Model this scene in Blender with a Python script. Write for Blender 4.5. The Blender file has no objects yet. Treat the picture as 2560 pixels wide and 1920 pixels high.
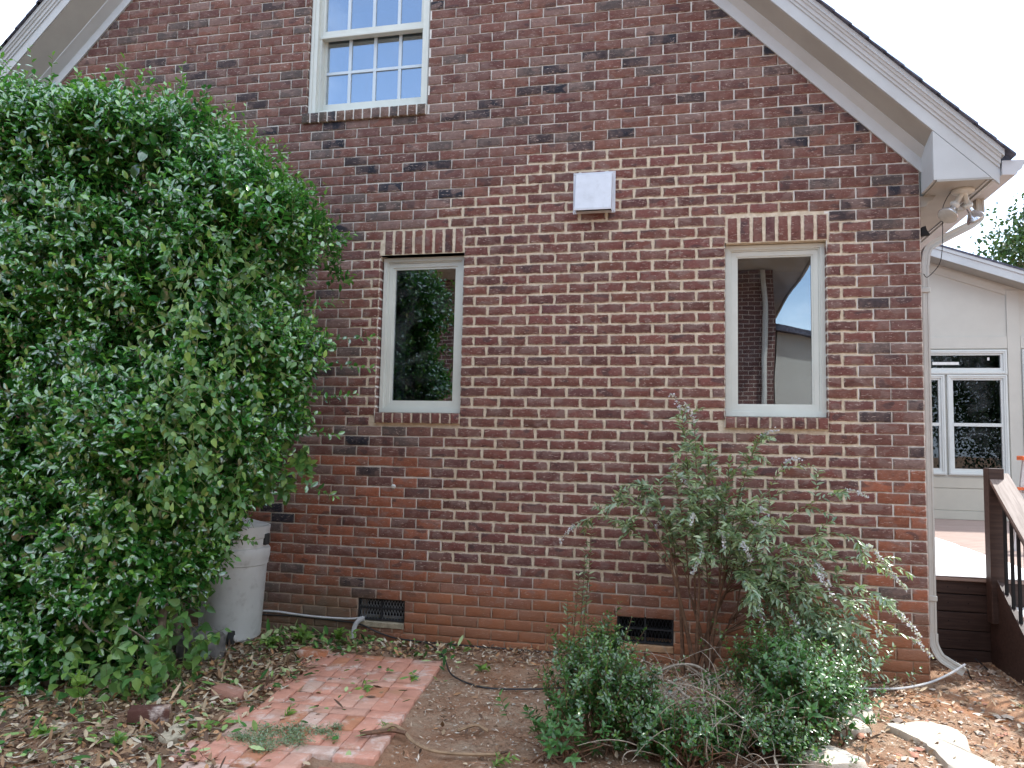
import bpy, bmesh, math, random
import numpy as np
from mathutils import Vector, Matrix

random.seed(7)
rng = np.random.default_rng(7)
scene = bpy.context.scene
col = scene.collection

# ------------------------------------------------------------------ camera
cam_d = bpy.data.cameras.new("camera")
cam = bpy.data.objects.new("camera", cam_d)
col.objects.link(cam)
CAM = np.array([-1.5216, -5.4568, 1.4529])
CR = np.array([0.974945, 0.221421, 0.021340])
CU = np.array([-0.002870, -0.083402, 0.996512])
CF = np.array([-0.222429, 0.971605, 0.080677])
m = Matrix.Identity(4)
for i in range(3):
    m[i][0], m[i][1], m[i][2], m[i][3] = CR[i], CU[i], -CF[i], CAM[i]
cam.matrix_world = m
cam_d.sensor_width = 36.0
cam_d.lens = 36.0 * 1905.2 / 2560.0
cam_d.clip_start = 0.05
cam_d.clip_end = 1000.0
scene.camera = cam

# ------------------------------------------------------------------ light
SUN_DIR = Vector((0.50, 0.47, 1.0)).normalized()        # towards the sun
world = bpy.data.worlds.new("World")
scene.world = world
world.use_nodes = True
wt = world.node_tree
wt.nodes.clear()
w_out = wt.nodes.new("ShaderNodeOutputWorld")
w_bg = wt.nodes.new("ShaderNodeBackground")
w_bg.inputs["Strength"].default_value = 0.15
sky = wt.nodes.new("ShaderNodeTexSky")
sky.sky_type = 'NISHITA'
sky.sun_disc = False
sky.sun_elevation = math.asin(SUN_DIR.z)
sky.sun_rotation = math.atan2(SUN_DIR.x, SUN_DIR.y)
sky.air_density = 1.0
sky.dust_density = 0.8
w_tc = wt.nodes.new("ShaderNodeTexCoord")
w_map = wt.nodes.new("ShaderNodeMapping")
w_map.inputs["Location"].default_value = (3.7, 1.3, 2.1)
w_map.inputs["Scale"].default_value = (1.0, 1.0, 1.6)
w_no = wt.nodes.new("ShaderNodeTexNoise")
w_no.inputs["Scale"].default_value = 1.9
w_no.inputs["Detail"].default_value = 9.0
w_no.inputs["Roughness"].default_value = 0.55
w_no.inputs["Distortion"].default_value = 0.25
w_rmp = wt.nodes.new("ShaderNodeMapRange")
w_rmp.interpolation_type = 'SMOOTHSTEP'
w_rmp.inputs["From Min"].default_value = 0.38
w_rmp.inputs["From Max"].default_value = 0.61
w_rmp.inputs["To Min"].default_value = 0.03
w_mix = wt.nodes.new("ShaderNodeMix")
w_mix.data_type = 'RGBA'
w_no2 = wt.nodes.new("ShaderNodeTexNoise")           # thicker, greyer parts of the clouds
w_no2.inputs["Scale"].default_value = 3.4
w_no2.inputs["Detail"].default_value = 7.0
w_no2.inputs["Roughness"].default_value = 0.58
w_r2 = wt.nodes.new("ShaderNodeMapRange")
w_r2.interpolation_type = 'SMOOTHSTEP'
w_r2.inputs["From Min"].default_value = 0.34
w_r2.inputs["From Max"].default_value = 0.56
w_cl = wt.nodes.new("ShaderNodeMix")
w_cl.data_type = 'RGBA'
w_cl.inputs["A"].default_value = (1.9, 2.25, 2.7, 1)
w_cl.inputs["B"].default_value = (7.0, 7.7, 8.7, 1)
w_map2 = wt.nodes.new("ShaderNodeMapping")
w_map2.inputs["Location"].default_value = (43.9, 25.5, 13.5)
w_map2.inputs["Scale"].default_value = (1.0, 1.0, 1.5)
wt.links.new(w_tc.outputs["Generated"], w_map2.inputs["Vector"])
wt.links.new(w_map2.outputs["Vector"], w_no2.inputs["Vector"])
wt.links.new(w_no2.outputs["Fac"], w_r2.inputs["Value"])
wt.links.new(w_r2.outputs["Result"], w_cl.inputs["Factor"])
wt.links.new(w_cl.outputs["Result"], w_mix.inputs["B"])
wt.links.new(w_tc.outputs["Generated"], w_map.inputs["Vector"])
wt.links.new(w_map.outputs["Vector"], w_no.inputs["Vector"])
wt.links.new(w_no.outputs["Fac"], w_rmp.inputs["Value"])
wt.links.new(w_rmp.outputs["Result"], w_mix.inputs["Factor"])
wt.links.new(sky.outputs["Color"], w_mix.inputs["A"])
wt.links.new(w_mix.outputs["Result"], w_bg.inputs["Color"])
wt.links.new(w_bg.outputs["Background"], w_out.inputs["Surface"])

sun_d = bpy.data.lights.new("sun", 'SUN')
sun_d.energy = 2.3
sun_d.angle = math.radians(2.5)
sun_d.color = (1.0, 0.97, 0.92)
sun = bpy.data.objects.new("sun", sun_d)
sun.rotation_euler = SUN_DIR.to_track_quat('Z', 'Y').to_euler()
sun.location = (10, 10, 20)
col.objects.link(sun)

scene.view_settings.view_transform = 'Standard'
scene.view_settings.look = 'None'
scene.view_settings.gamma = 1.0
scene.view_settings.use_curve_mapping = False
scene.view_settings.exposure = 1.55
scene.cycles.max_bounces = 8
scene.cycles.transparent_max_bounces = 12
scene.cycles.use_denoising = True

# ------------------------------------------------------------------ materials
class NT:
    def __init__(s, name):
        s.m = bpy.data.materials.new(name)
        s.m.use_nodes = True
        s.t = s.m.node_tree
        s.t.nodes.clear()
        s.out = s.t.nodes.new("ShaderNodeOutputMaterial")
    def n(s, typ, **kw):
        nd = s.t.nodes.new("ShaderNode" + typ)
        for k, v in kw.items():
            if hasattr(nd, k) and k not in nd.inputs:
                setattr(nd, k, v)
            else:
                nd.inputs[k].default_value = v
        return nd
    def l(s, a, b):
        s.t.links.new(a, b)
    def noise(s, scale, detail=4.0, rough=0.55, vec=None, dist=0.0):
        nd = s.n("TexNoise")
        nd.inputs["Scale"].default_value = scale
        nd.inputs["Detail"].default_value = detail
        nd.inputs["Roughness"].default_value = rough
        nd.inputs["Distortion"].default_value = dist
        if vec is not None:
            s.l(vec, nd.inputs["Vector"])
        return nd.outputs["Fac"]
    def pos(s):
        return s.n("NewGeometry").outputs["Position"]
    def scaled(s, vec, sc):
        mp = s.n("Mapping")
        mp.inputs["Scale"].default_value = sc
        s.l(vec, mp.inputs["Vector"])
        return mp.outputs["Vector"]
    def rng(s, v, a, b, c=0.0, d=1.0, smooth=True):
        r = s.n("MapRange")
        r.interpolation_type = 'SMOOTHSTEP' if smooth else 'LINEAR'
        for k, x in (("From Min", a), ("From Max", b), ("To Min", c), ("To Max", d)):
            r.inputs[k].default_value = x
        s.l(v, r.inputs["Value"])
        return r.outputs["Result"]
    def math(s, op, a, b):
        nd = s.n("Math")
        nd.operation = op
        for i, x in ((0, a), (1, b)):
            if isinstance(x, (int, float)):
                nd.inputs[i].default_value = x
            else:
                s.l(x, nd.inputs[i])
        return nd.outputs[0]
    def mix(s, f, a, b, blend='MIX'):
        nd = s.n("Mix")
        nd.data_type = 'RGBA'
        nd.blend_type = blend
        for k, x in (("Factor", f), ("A", a), ("B", b)):
            sock = [q for q in nd.inputs if q.name == k and (q.type == 'RGBA' or k == "Factor")]
            sock = sock[0]
            if isinstance(x, (int, float)):
                sock.default_value = x
            elif isinstance(x, tuple):
                sock.default_value = (*x, 1.0)[:4]
            else:
                s.l(x, sock)
        return [q for q in nd.outputs if q.type == 'RGBA'][0]
    def bump(s, h, strength, dist):
        b = s.n("Bump")
        b.inputs["Strength"].default_value = strength
        b.inputs["Distance"].default_value = dist
        s.l(h, b.inputs["Height"])
        return b.outputs["Normal"]
    def pbsdf(s, color, rough=0.6, normal=None, metal=0.0, spec=0.5, link=True, coat=0.0):
        p = s.n("BsdfPrincipled")
        if isinstance(color, tuple):
            p.inputs["Base Color"].default_value = (*color, 1.0)[:4]
        else:
            s.l(color, p.inputs["Base Color"])
        if isinstance(rough, (int, float)):
            p.inputs["Roughness"].default_value = rough
        else:
            s.l(rough, p.inputs["Roughness"])
        p.inputs["Metallic"].default_value = metal
        p.inputs["Specular IOR Level"].default_value = spec
        p.inputs["Coat Weight"].default_value = coat
        if normal is not None:
            s.l(normal, p.inputs["Normal"])
        if link:
            s.l(p.outputs[0], s.out.inputs["Surface"])
        return p

def mat_plain(name, color, rough=0.6, var=0.12, scale=8.0, bump=0.0, bscale=60.0, metal=0.0, spec=0.5, dirt=0.0, dirtcol=(0.2, 0.15, 0.1)):
    t = NT(name)
    p = t.pos()
    f = t.noise(scale, 5.0, 0.6, p)
    c = t.mix(t.rng(f, 0.3, 0.7), tuple(x * (1 - var) for x in color), tuple(min(1, x * (1 + var)) for x in color))
    if dirt > 0:
        g = t.noise(scale * 2.3, 8.0, 0.7, p)
        c = t.mix(t.math('MULTIPLY', t.rng(g, 0.5, 0.75), dirt), c, dirtcol)
    nrm = t.bump(t.noise(bscale, 4.0, 0.6, p), bump, 0.004) if bump > 0 else None
    t.pbsdf(c, rough, nrm, metal, spec)
    return t.m

def mat_brick(name, stain=True):
    t = NT(name)
    p = t.pos()
    at = t.n("Attribute", attribute_name="col")
    c = at.outputs["Color"]
    # flashing: soft darker / paler bands along a brick
    s1 = t.noise(1.0, 4.0, 0.6, t.scaled(p, (9.0, 9.0, 5.0)))
    c = t.mix(t.rng(s1, 0.42, 0.66, 0.0, 0.8), c, t.mix(0.5, c, (0.25, 0.165, 0.14)))
    # half-brick flashing with a fairly sharp edge
    s3 = t.noise(1.0, 1.0, 0.4, t.scaled(p, (6.5, 6.5, 13.1)))
    c = t.mix(t.rng(s3, 0.585, 0.615, 0.0, 0.55), c, (0.235, 0.160, 0.140))
    c = t.mix(t.rng(s3, 0.36, 0.33, 0.0, 0.6), c, (0.070, 0.050, 0.052))
    s2 = t.noise(55.0, 6.0, 0.7, p)
    c = t.mix(t.rng(s2, 0.35, 0.75, 0.0, 0.45), c, t.mix(1.0, c, (0.45, 0.42, 0.42), 'MULTIPLY'))
    s5 = t.noise(1.0, 5.0, 0.7, t.scaled(p, (14.0, 14.0, 34.0)))
    c = t.mix(t.rng(s5, 0.46, 0.72, 0.0, 0.55), c, t.mix(1.0, c, (0.42, 0.40, 0.42), 'MULTIPLY'))
    # mortar smeared over the arrises
    e = t.math('MULTIPLY', at.outputs["Alpha"], t.rng(t.noise(45.0, 5.0, 0.7, p), 0.40, 0.58))
    c = t.mix(e, c, (0.50, 0.42, 0.33))
    # thin whitish scratches
    v = t.noise(1.0, 3.0, 0.5, t.scaled(p, (26.0, 26.0, 120.0)), 1.5)
    sc = t.math('MULTIPLY', t.rng(v, 0.625, 0.675), 0.75)
    c = t.mix(sc, c, (0.50, 0.39, 0.34))
    if stain:
        # old paint / efflorescence smudges
        w = t.noise(2.3, 7.0, 0.75, p)
        w2 = t.noise(40.0, 4.0, 0.7, p)
        c = t.mix(t.math('MULTIPLY', t.rng(w, 0.60, 0.74), t.rng(w2, 0.4, 0.7, 0.0, 0.45)), c, (0.42, 0.39, 0.37))
        # red clay splashed up on the lowest courses
        sx = t.n("SeparateXYZ")
        t.l(p, sx.inputs[0])
        zz = t.math('ADD', sx.outputs["Z"], t.math('MULTIPLY', t.math('SUBTRACT', t.noise(2.0, 5.0, 0.6, p), 0.5), 0.7))
        k = t.rng(zz, 0.66, 0.05, 0.0, 0.7)
        kx = t.rng(sx.outputs["X"], -4.1, -3.2, 0.15, 1.0)
        c = t.mix(t.math('MULTIPLY', k, kx), c, (0.37, 0.155, 0.075))
        # damp green-brown algae low on the shaded end
        g = t.math('MULTIPLY', t.rng(zz, 0.55, 0.1, 0.0, 0.7), t.rng(sx.outputs["X"], -3.4, -4.2, 0.0, 1.0))
        c = t.mix(g, c, (0.155, 0.125, 0.085))
    wr = t.noise(1.0, 4.0, 0.65, t.scaled(p, (22.0, 22.0, 70.0)), 2.2)
    h = t.math('ADD', t.math('MULTIPLY', wr, 1.0), t.math('MULTIPLY', s2, 0.5))
    t.pbsdf(c, 0.82, t.bump(h, 0.75, 0.006), 0.0, 0.25)
    return t.m

def mat_mortar(name, a, b):
    t = NT(name)
    p = t.pos()
    c = t.mix(t.rng(t.noise(22.0, 6.0, 0.7, p), 0.35, 0.7), a, b)
    sx = t.n("SeparateXYZ")
    t.l(p, sx.inputs[0])
    zz = t.math('ADD', sx.outputs["Z"], t.math('MULTIPLY', t.math('SUBTRACT', t.noise(2.0, 5.0, 0.6, p), 0.5), 0.6))
    c = t.mix(t.rng(zz, 0.7, 0.1, 0.0, 0.8), c, (0.38, 0.23, 0.13))
    t.pbsdf(c, 0.9, t.bump(t.noise(140.0, 5.0, 0.7, p), 0.6, 0.004), 0.0, 0.15)
    return t.m

def mat_leaf(name, dark, mid, young, rough=0.32, spec=0.55, trans=0.22, coat=0.0):
    t = NT(name)
    at = t.n("Attribute", attribute_name="lc")
    sp = t.n("SeparateColor")
    t.l(at.outputs["Color"], sp.inputs[0])
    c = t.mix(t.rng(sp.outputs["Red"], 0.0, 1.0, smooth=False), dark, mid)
    c = t.mix(sp.outputs["Green"], c, young)
    n = t.noise(90.0, 3.0, 0.6, t.pos())
    c = t.mix(t.rng(n, 0.35, 0.7, 0.0, 0.35), c, t.mix(1.0, c, (0.55, 0.6, 0.5), 'MULTIPLY'))
    p = t.pbsdf(c, rough, t.bump(n, 0.25, 0.002), 0.0, spec, link=False, coat=coat)
    p.inputs["Coat Roughness"].default_value = 0.14
    p.inputs["Coat IOR"].default_value = 1.65
    tr = t.n("BsdfTranslucent")
    t.l(t.mix(0.6, c, t.mix(1.0, c, (1.6, 2.0, 0.6), 'MULTIPLY')), tr.inputs["Color"])
    ms = t.n("MixShader")
    ms.inputs[0].default_value = trans
    t.l(p.outputs[0], ms.inputs[1])
    t.l(tr.outputs[0], ms.inputs[2])
    t.l(ms.outputs[0], t.out.inputs["Surface"])
    return t.m

def mat_attr(name, rough=0.8, spec=0.2, bumpd=0.0, bs=90.0, mott=0.4):
    """colour of each piece from its own attribute, mottled"""
    t = NT(name)
    p = t.pos()
    at = t.n("Attribute", attribute_name="col")
    c = t.mix(t.rng(t.noise(35.0, 6.0, 0.7, p), 0.35, 0.75, 0.0, mott), at.outputs["Color"],
              t.mix(1.0, at.outputs["Color"], (0.5, 0.48, 0.46), 'MULTIPLY'))
    t.pbsdf(c, rough, t.bump(t.noise(bs, 5.0, 0.7, p), 0.5, bumpd) if bumpd else None, 0.0, spec)
    return t.m

def mat_glass(name, refl=0.3, tint=(0.55, 0.6, 0.6)):
    t = NT(name)
    g = t.n("BsdfGlossy")
    g.inputs["Color"].default_value = (0.86, 0.93, 1.0, 1)
    g.inputs["Roughness"].default_value = 0.0
    nz = t.noise(1.4, 2.0, 0.5, t.pos())
    t.l(t.bump(nz, 0.07, 0.02), g.inputs["Normal"])
    tr = t.n("BsdfTransparent")
    tr.inputs["Color"].default_value = (*tint, 1)
    lw = t.n("Fresnel")
    lw.inputs["IOR"].default_value = 1.5
    f = t.math('ADD', t.math('MULTIPLY', lw.outputs[0], 0.9), refl - 0.04)
    ms = t.n("MixShader")
    t.l(f, ms.inputs[0])
    t.l(tr.outputs[0], ms.inputs[1])
    t.l(g.outputs[0], ms.inputs[2])
    df = t.n("BsdfDiffuse")
    df.inputs["Color"].default_value = (0.55, 0.58, 0.60, 1)
    gr = t.math('MULTIPLY', t.rng(t.noise(2.6, 7.0, 0.72, t.pos(), 0.8), 0.46, 0.72), 0.055)
    gr = t.math('ADD', gr, t.math('MULTIPLY', t.rng(t.noise(55.0, 3.0, 0.6, t.pos()), 0.66, 0.74), 0.06))
    m2 = t.n("MixShader")
    t.l(gr, m2.inputs[0])
    t.l(ms.outputs[0], m2.inputs[1])
    t.l(df.outputs[0], m2.inputs[2])
    t.l(m2.outputs[0], t.out.inputs["Surface"])
    return t.m

def mat_ground():
    t = NT("red_clay_soil")
    p = t.pos()
    a = t.noise(0.9, 6.0, 0.6, p)
    b = t.noise(4.5, 8.0, 0.7, p)
    f = t.noise(75.0, 6.0, 0.75, p)
    g = t.noise(260.0, 3.0, 0.7, p)
    c = t.mix(t.rng(b, 0.35, 0.65), (0.38, 0.205, 0.122), (0.52, 0.355, 0.245))
    c = t.mix(t.rng(a, 0.5, 0.66, 0.0, 0.75), c, (0.50, 0.240, 0.125))
    c = t.mix(t.rng(t.noise(2.1, 7.0, 0.7, t.scaled(p, (1.0, 1.3, 1.0))), 0.52, 0.68, 0.0, 0.7), c, (0.56, 0.44, 0.32))
    c = t.mix(t.rng(f, 0.45, 0.75, 0.0, 0.6), c, (0.12, 0.07, 0.048))
    c = t.mix(t.rng(g, 0.60, 0.72, 0.0, 0.7), c, (0.55, 0.44, 0.34))
    h = t.math('ADD', f, t.math('MULTIPLY', g, 0.7))
    t.pbsdf(c, 0.95, t.bump(h, 0.9, 0.018), 0.0, 0.1)
    return t.m

def mat_wood(name, a, b, axis=(3.0, 40.0, 40.0), rough=0.65):
    t = NT(name)
    p = t.pos()
    n = t.noise(1.0, 6.0, 0.6, t.scaled(p, axis), 0.6)
    c = t.mix(t.rng(n, 0.35, 0.65), a, b)
    c = t.mix(t.rng(t.noise(5.0, 5.0, 0.6, p), 0.45, 0.75, 0.0, 0.3), c, tuple(x * 0.6 for x in a))
    t.pbsdf(c, rough, t.bump(n, 0.35, 0.003), 0.0, 0.3)
    return t.m

M = {}
M['brick'] = mat_brick("fired_brick")
M['mortar'] = mat_mortar("old_mortar", (0.66, 0.64, 0.60), (0.80, 0.78, 0.73))
M['mortar_new'] = mat_mortar("patch_mortar", (0.50, 0.42, 0.31), (0.68, 0.60, 0.48))
M['paint'] = mat_plain("linen_trim_paint", (0.47, 0.495, 0.505), 0.5, 0.05, 3.0, 0.12, 40.0, dirt=0.28, dirtcol=(0.36, 0.35, 0.32))
M['soffit'] = mat_plain("shaded_soffit_paint", (0.33, 0.325, 0.30), 0.7, 0.06, 4.0, 0.15, 60.0)  # trim paint toned darker; shade of the undersides put into the colour
M['vinyl'] = mat_plain("window_frame_vinyl", (0.58, 0.61, 0.565), 0.42, 0.04, 5.0, 0.0)
M['muntin'] = mat_plain("white_grid_bar", (0.52, 0.60, 0.66), 0.5, 0.03, 5.0, 0.0)
M['siding'] = mat_plain("greige_siding_paint", (0.50, 0.49, 0.44), 0.65, 0.04, 2.5, 0.1, 30.0)
M['siding_low'] = mat_plain("sand_siding_paint", (0.49, 0.46, 0.385), 0.65, 0.04, 2.5, 0.1, 30.0)
M['wtrim'] = mat_plain("white_window_trim", (0.60, 0.63, 0.61), 0.45, 0.03, 5.0)
M['glass'] = mat_glass("window_glass", 0.25)
M['glass_dark'] = mat_glass("sunroom_glass", 0.05, (0.4, 0.45, 0.45))
M['glass_up'] = mat_glass("upper_window_glass", 0.42, (0.5, 0.55, 0.6))
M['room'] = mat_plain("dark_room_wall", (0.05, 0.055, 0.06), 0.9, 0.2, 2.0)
M['blind'] = mat_plain("window_blind", (0.35, 0.40, 0.45), 0.8, 0.1, 6.0)
M['shingle'] = mat_plain("charcoal_shingle", (0.085, 0.09, 0.125), 0.9, 0.4, 20.0, 0.8, 200.0)
M['metal_white'] = mat_plain("white_sheet_metal", (0.57, 0.60, 0.65), 0.42, 0.05, 9.0, 0.05, 15.0, dirt=0.5, dirtcol=(0.40, 0.41, 0.43))
M['metal_dark'] = mat_plain("black_iron_grille", (0.018, 0.02, 0.024), 0.6, 0.3, 30.0)
M['black'] = mat_plain("black_void", (0.006, 0.006, 0.007), 0.9, 0.1, 5.0)
M['alu'] = mat_plain("gutter_aluminium", (0.48, 0.49, 0.51), 0.45, 0.05, 7.0, 0.05, 20.0)
M['ds'] = mat_plain("downspout_paint", (0.47, 0.465, 0.43), 0.42, 0.05, 7.0, dirt=0.2, dirtcol=(0.33, 0.28, 0.22))
M['concrete'] = mat_plain("rough_concrete", (0.42, 0.36, 0.26), 0.95, 0.3, 18.0, 0.9, 90.0, dirt=0.6, dirtcol=(0.20, 0.17, 0.12))
M['sandy'] = mat_plain("sandy_sill_mortar", (0.50, 0.30, 0.17), 0.95, 0.2, 14.0, 0.8, 90.0)
M['can'] = mat_plain("grey_bin_plastic", (0.57, 0.57, 0.55), 0.5, 0.08, 4.0, 0.05, 30.0, dirt=0.5, dirtcol=(0.24, 0.22, 0.20))
M['rubber'] = mat_plain("black_rubber", (0.03, 0.03, 0.03), 0.8, 0.3, 20.0)
M['cable_w'] = mat_plain("pale_conduit", (0.55, 0.55, 0.55), 0.5, 0.1, 10.0, dirt=0.5, dirtcol=(0.25, 0.23, 0.2))
M['cable_b'] = mat_plain("black_cable", (0.025, 0.025, 0.027), 0.5, 0.3, 10.0)
M['stone'] = mat_plain("pale_flat_stone", (0.52, 0.46, 0.38), 0.9, 0.22, 6.0, 0.8, 45.0, dirt=0.5, dirtcol=(0.34, 0.22, 0.14))
M['rock'] = mat_plain("dark_grey_rock", (0.15, 0.14, 0.13), 0.9, 0.35, 9.0, 0.9, 40.0)
M['bark'] = mat_plain("grey_brown_bark", (0.20, 0.155, 0.11), 0.9, 0.35, 25.0, 0.9, 60.0)
M['stem_red'] = mat_plain("reddish_brown_stem", (0.16, 0.085, 0.05), 0.8, 0.35, 40.0, 0.6, 80.0)
M['twig'] = mat_plain("dead_grey_twig", (0.32, 0.27, 0.215), 0.9, 0.3, 40.0)
M['stem_green'] = mat_plain("green_stem", (0.13, 0.17, 0.05), 0.7, 0.25, 30.0)
M['root'] = mat_plain("tan_root", (0.30, 0.20, 0.12), 0.9, 0.25, 20.0, 0.6, 60.0)
M['leaf_hedge'] = mat_leaf("waxy_hedge_leaf", (0.020, 0.105, 0.022), (0.078, 0.29, 0.055), (0.30, 0.56, 0.08), 0.17, 1.0, 0.22, 1.0)
M['leaf_vine'] = mat_leaf("soft_vine_leaf", (0.045, 0.14, 0.04), (0.11, 0.25, 0.07), (0.26, 0.42, 0.10), 0.36, 0.7, 0.28)
M['leaf_shrub'] = mat_leaf("sheen_toned_shrub_leaf", (0.09, 0.17, 0.095), (0.25, 0.34, 0.20), (0.42, 0.50, 0.27), 0.30, 0.9, 0.25, 0.4)  # pale grey-green tones hold the gloss sheen in the leaf colour
M['leaf_azalea'] = mat_leaf("small_azalea_leaf", (0.018, 0.070, 0.018), (0.065, 0.17, 0.032), (0.20, 0.36, 0.045), 0.28, 0.8, 0.2, 0.3)
M['leaf_weed'] = mat_leaf("weed_leaf", (0.06, 0.15, 0.03), (0.13, 0.27, 0.06), (0.25, 0.38, 0.08), 0.5, 0.4, 0.3)
M['leaf_tree'] = mat_leaf("tree_leaf", (0.015, 0.045, 0.012), (0.05, 0.11, 0.03), (0.09, 0.16, 0.04), 0.45, 0.4, 0.2)
M['flower'] = mat_leaf("lilac_flower", (0.40, 0.38, 0.50), (0.60, 0.58, 0.68), (0.72, 0.70, 0.74), 0.6, 0.3, 0.25)
M['litter'] = mat_attr("dry_leaf", 0.75, 0.25, 0.002)
M['pebble'] = mat_attr("pebble", 0.9, 0.2, 0.003)
def mat_paver():
    t = NT("salmon_paver")
    p = t.pos()
    at = t.n("Attribute", attribute_name="col")
    c = t.mix(t.rng(t.noise(40.0, 6.0, 0.7, p), 0.35, 0.75, 0.0, 0.3), at.outputs["Color"], t.mix(1.0, at.outputs["Color"], (0.6, 0.55, 0.5), 'MULTIPLY'))
    w = t.math('MULTIPLY', t.rng(t.noise(5.5, 7.0, 0.72, p), 0.50, 0.66), t.rng(t.noise(30.0, 5.0, 0.7, p), 0.35, 0.6, 0.25, 0.75))
    c = t.mix(w, c, (0.70, 0.60, 0.53))
    c = t.mix(t.rng(t.noise(3.3, 6.0, 0.7, t.scaled(p, (1.0, 1.6, 1.0))), 0.54, 0.70, 0.0, 0.7), c, (0.40, 0.22, 0.12))
    t.pbsdf(c, 0.9, t.bump(t.noise(70.0, 5.0, 0.7, p), 0.5, 0.003), 0.0, 0.15)
    return t.m
M['paver'] = mat_paver()
M['ground'] = mat_ground()
M['deck_dark'] = mat_wood("dark_brown_composite", (0.040, 0.024, 0.020), (0.065, 0.040, 0.033), (4.0, 30.0, 60.0), 0.55)
M['deck_top'] = mat_wood("rose_brown_decking", (0.30, 0.215, 0.18), (0.40, 0.30, 0.255), (2.0, 60.0, 60.0), 0.7)
M['rail_top'] = mat_wood("grey_brown_rail_plank", (0.17, 0.125, 0.105), (0.27, 0.215, 0.185), (60.0, 3.0, 6.0), 0.6)
M['cloth'] = mat_plain("white_drop_cloth", (0.72, 0.72, 0.72), 0.9, 0.05, 4.0, 0.5, 18.0, dirt=0.25, dirtcol=(0.50, 0.48, 0.47))
M['porcelain'] = mat_plain("cream_lamp_holder", (0.50, 0.51, 0.48), 0.4, 0.05, 10.0)
M['bulb_face'] = mat_plain("frosted_lamp_lens", (0.42, 0.43, 0.41), 0.25, 0.1, 20.0)
M['bulb'] = mat_plain("silvered_lamp_glass", (0.62, 0.64, 0.68), 0.12, 0.05, 10.0, metal=0.75)
M['orange'] = mat_plain("orange_plastic", (0.65, 0.14, 0.04), 0.5, 0.05, 8.0)
M['ladder'] = mat_plain("bare_aluminium", (0.55, 0.56, 0.58), 0.35, 0.05, 20.0, metal=0.6)
M['label'] = mat_plain("paper_label", (0.72, 0.72, 0.70), 0.8, 0.04, 20.0)

def mat_far_brick():
    t = NT("far_brick")
    tc = t.n("TexCoord")
    mp = t.scaled(tc.outputs["Object"], (1.0, 1.0, 1.0))
    sw = t.n("SeparateXYZ"); t.l(mp, sw.inputs[0])
    cb = t.n("CombineXYZ"); t.l(sw.outputs["X"], cb.inputs["X"]); t.l(sw.outputs["Z"], cb.inputs["Y"])
    b = t.n("TexBrick")
    b.inputs["Color1"].default_value = (0.13, 0.06, 0.05, 1)
    b.inputs["Color2"].default_value = (0.09, 0.04, 0.035, 1)
    b.inputs["Mortar"].default_value = (0.35, 0.30, 0.26, 1)
    b.inputs["Scale"].default_value = 1.0
    b.inputs["Mortar Size"].default_value = 0.006
    b.inputs["Brick Width"].default_value = 0.199
    b.inputs["Row Height"].default_value = 0.0762
    t.l(cb.outputs[0], b.inputs["Vector"])
    t.pbsdf(b.outputs["Color"], 0.9)
    return t.m
M['far_brick'] = mat_far_brick()

# ------------------------------------------------------------------ object helpers
def wloc(o):
    v = Vector((0, 0, 0))
    while o is not None:
        v += o.location
        o = o.parent
    return v

def tag(o, label=None, cat=None, group=None, kind=None):
    if label: o['label'] = label
    if cat: o['category'] = cat
    if group: o['group'] = group
    if kind: o['kind'] = kind
    return o

def thing(name, loc, label, cat, group=None):
    o = bpy.data.objects.new(name, None)
    o.empty_display_size = 0.1
    o.location = loc
    col.objects.link(o)
    return tag(o, label, cat, group)

def link(name, me, parent=None, loc=(0, 0, 0)):
    """me holds vertices relative to the world position loc"""
    o = bpy.data.objects.new(name, me)
    col.objects.link(o)
    if parent is not None:
        o.parent = parent
        o.location = Vector(loc) - wloc(parent)
    else:
        o.location = loc
    return o

def np_mesh(name, V, F, mat, attrs=None, smooth=False, shift=(0, 0, 0)):
    """V (n,3); F (m,3) or (m,4) or list of such arrays"""
    me = bpy.data.meshes.new(name)
    V = np.asarray(V, dtype=np.float32) - np.asarray(shift, dtype=np.float32)
    Fs = F if isinstance(F, list) else [F]
    Fs = [np.asarray(f, dtype=np.int32) for f in Fs if len(f)]
    me.vertices.add(len(V))
    me.vertices.foreach_set("co", V.ravel())
    nl = sum(f.size for f in Fs)
    npoly = sum(len(f) for f in Fs)
    me.loops.add(nl)
    me.loops.foreach_set("vertex_index", np.concatenate([f.ravel() for f in Fs]))
    me.polygons.add(npoly)
    starts, s = [], 0
    for f in Fs:
        k = f.shape[1]
        starts.append(s + np.arange(len(f)) * k)
        s += f.size
    me.polygons.foreach_set("loop_start", np.concatenate(starts).astype(np.int32))
    if smooth:
        me.polygons.foreach_set("use_smooth", np.ones(npoly, dtype=bool))
    me.update(calc_edges=True)
    for an, arr in (attrs or {}).items():
        a = me.color_attributes.new(an, 'FLOAT_COLOR', 'POINT')
        a.data.foreach_set("color", np.asarray(arr, dtype=np.float32).ravel())
    me.materials.append(mat)
    return me

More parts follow.
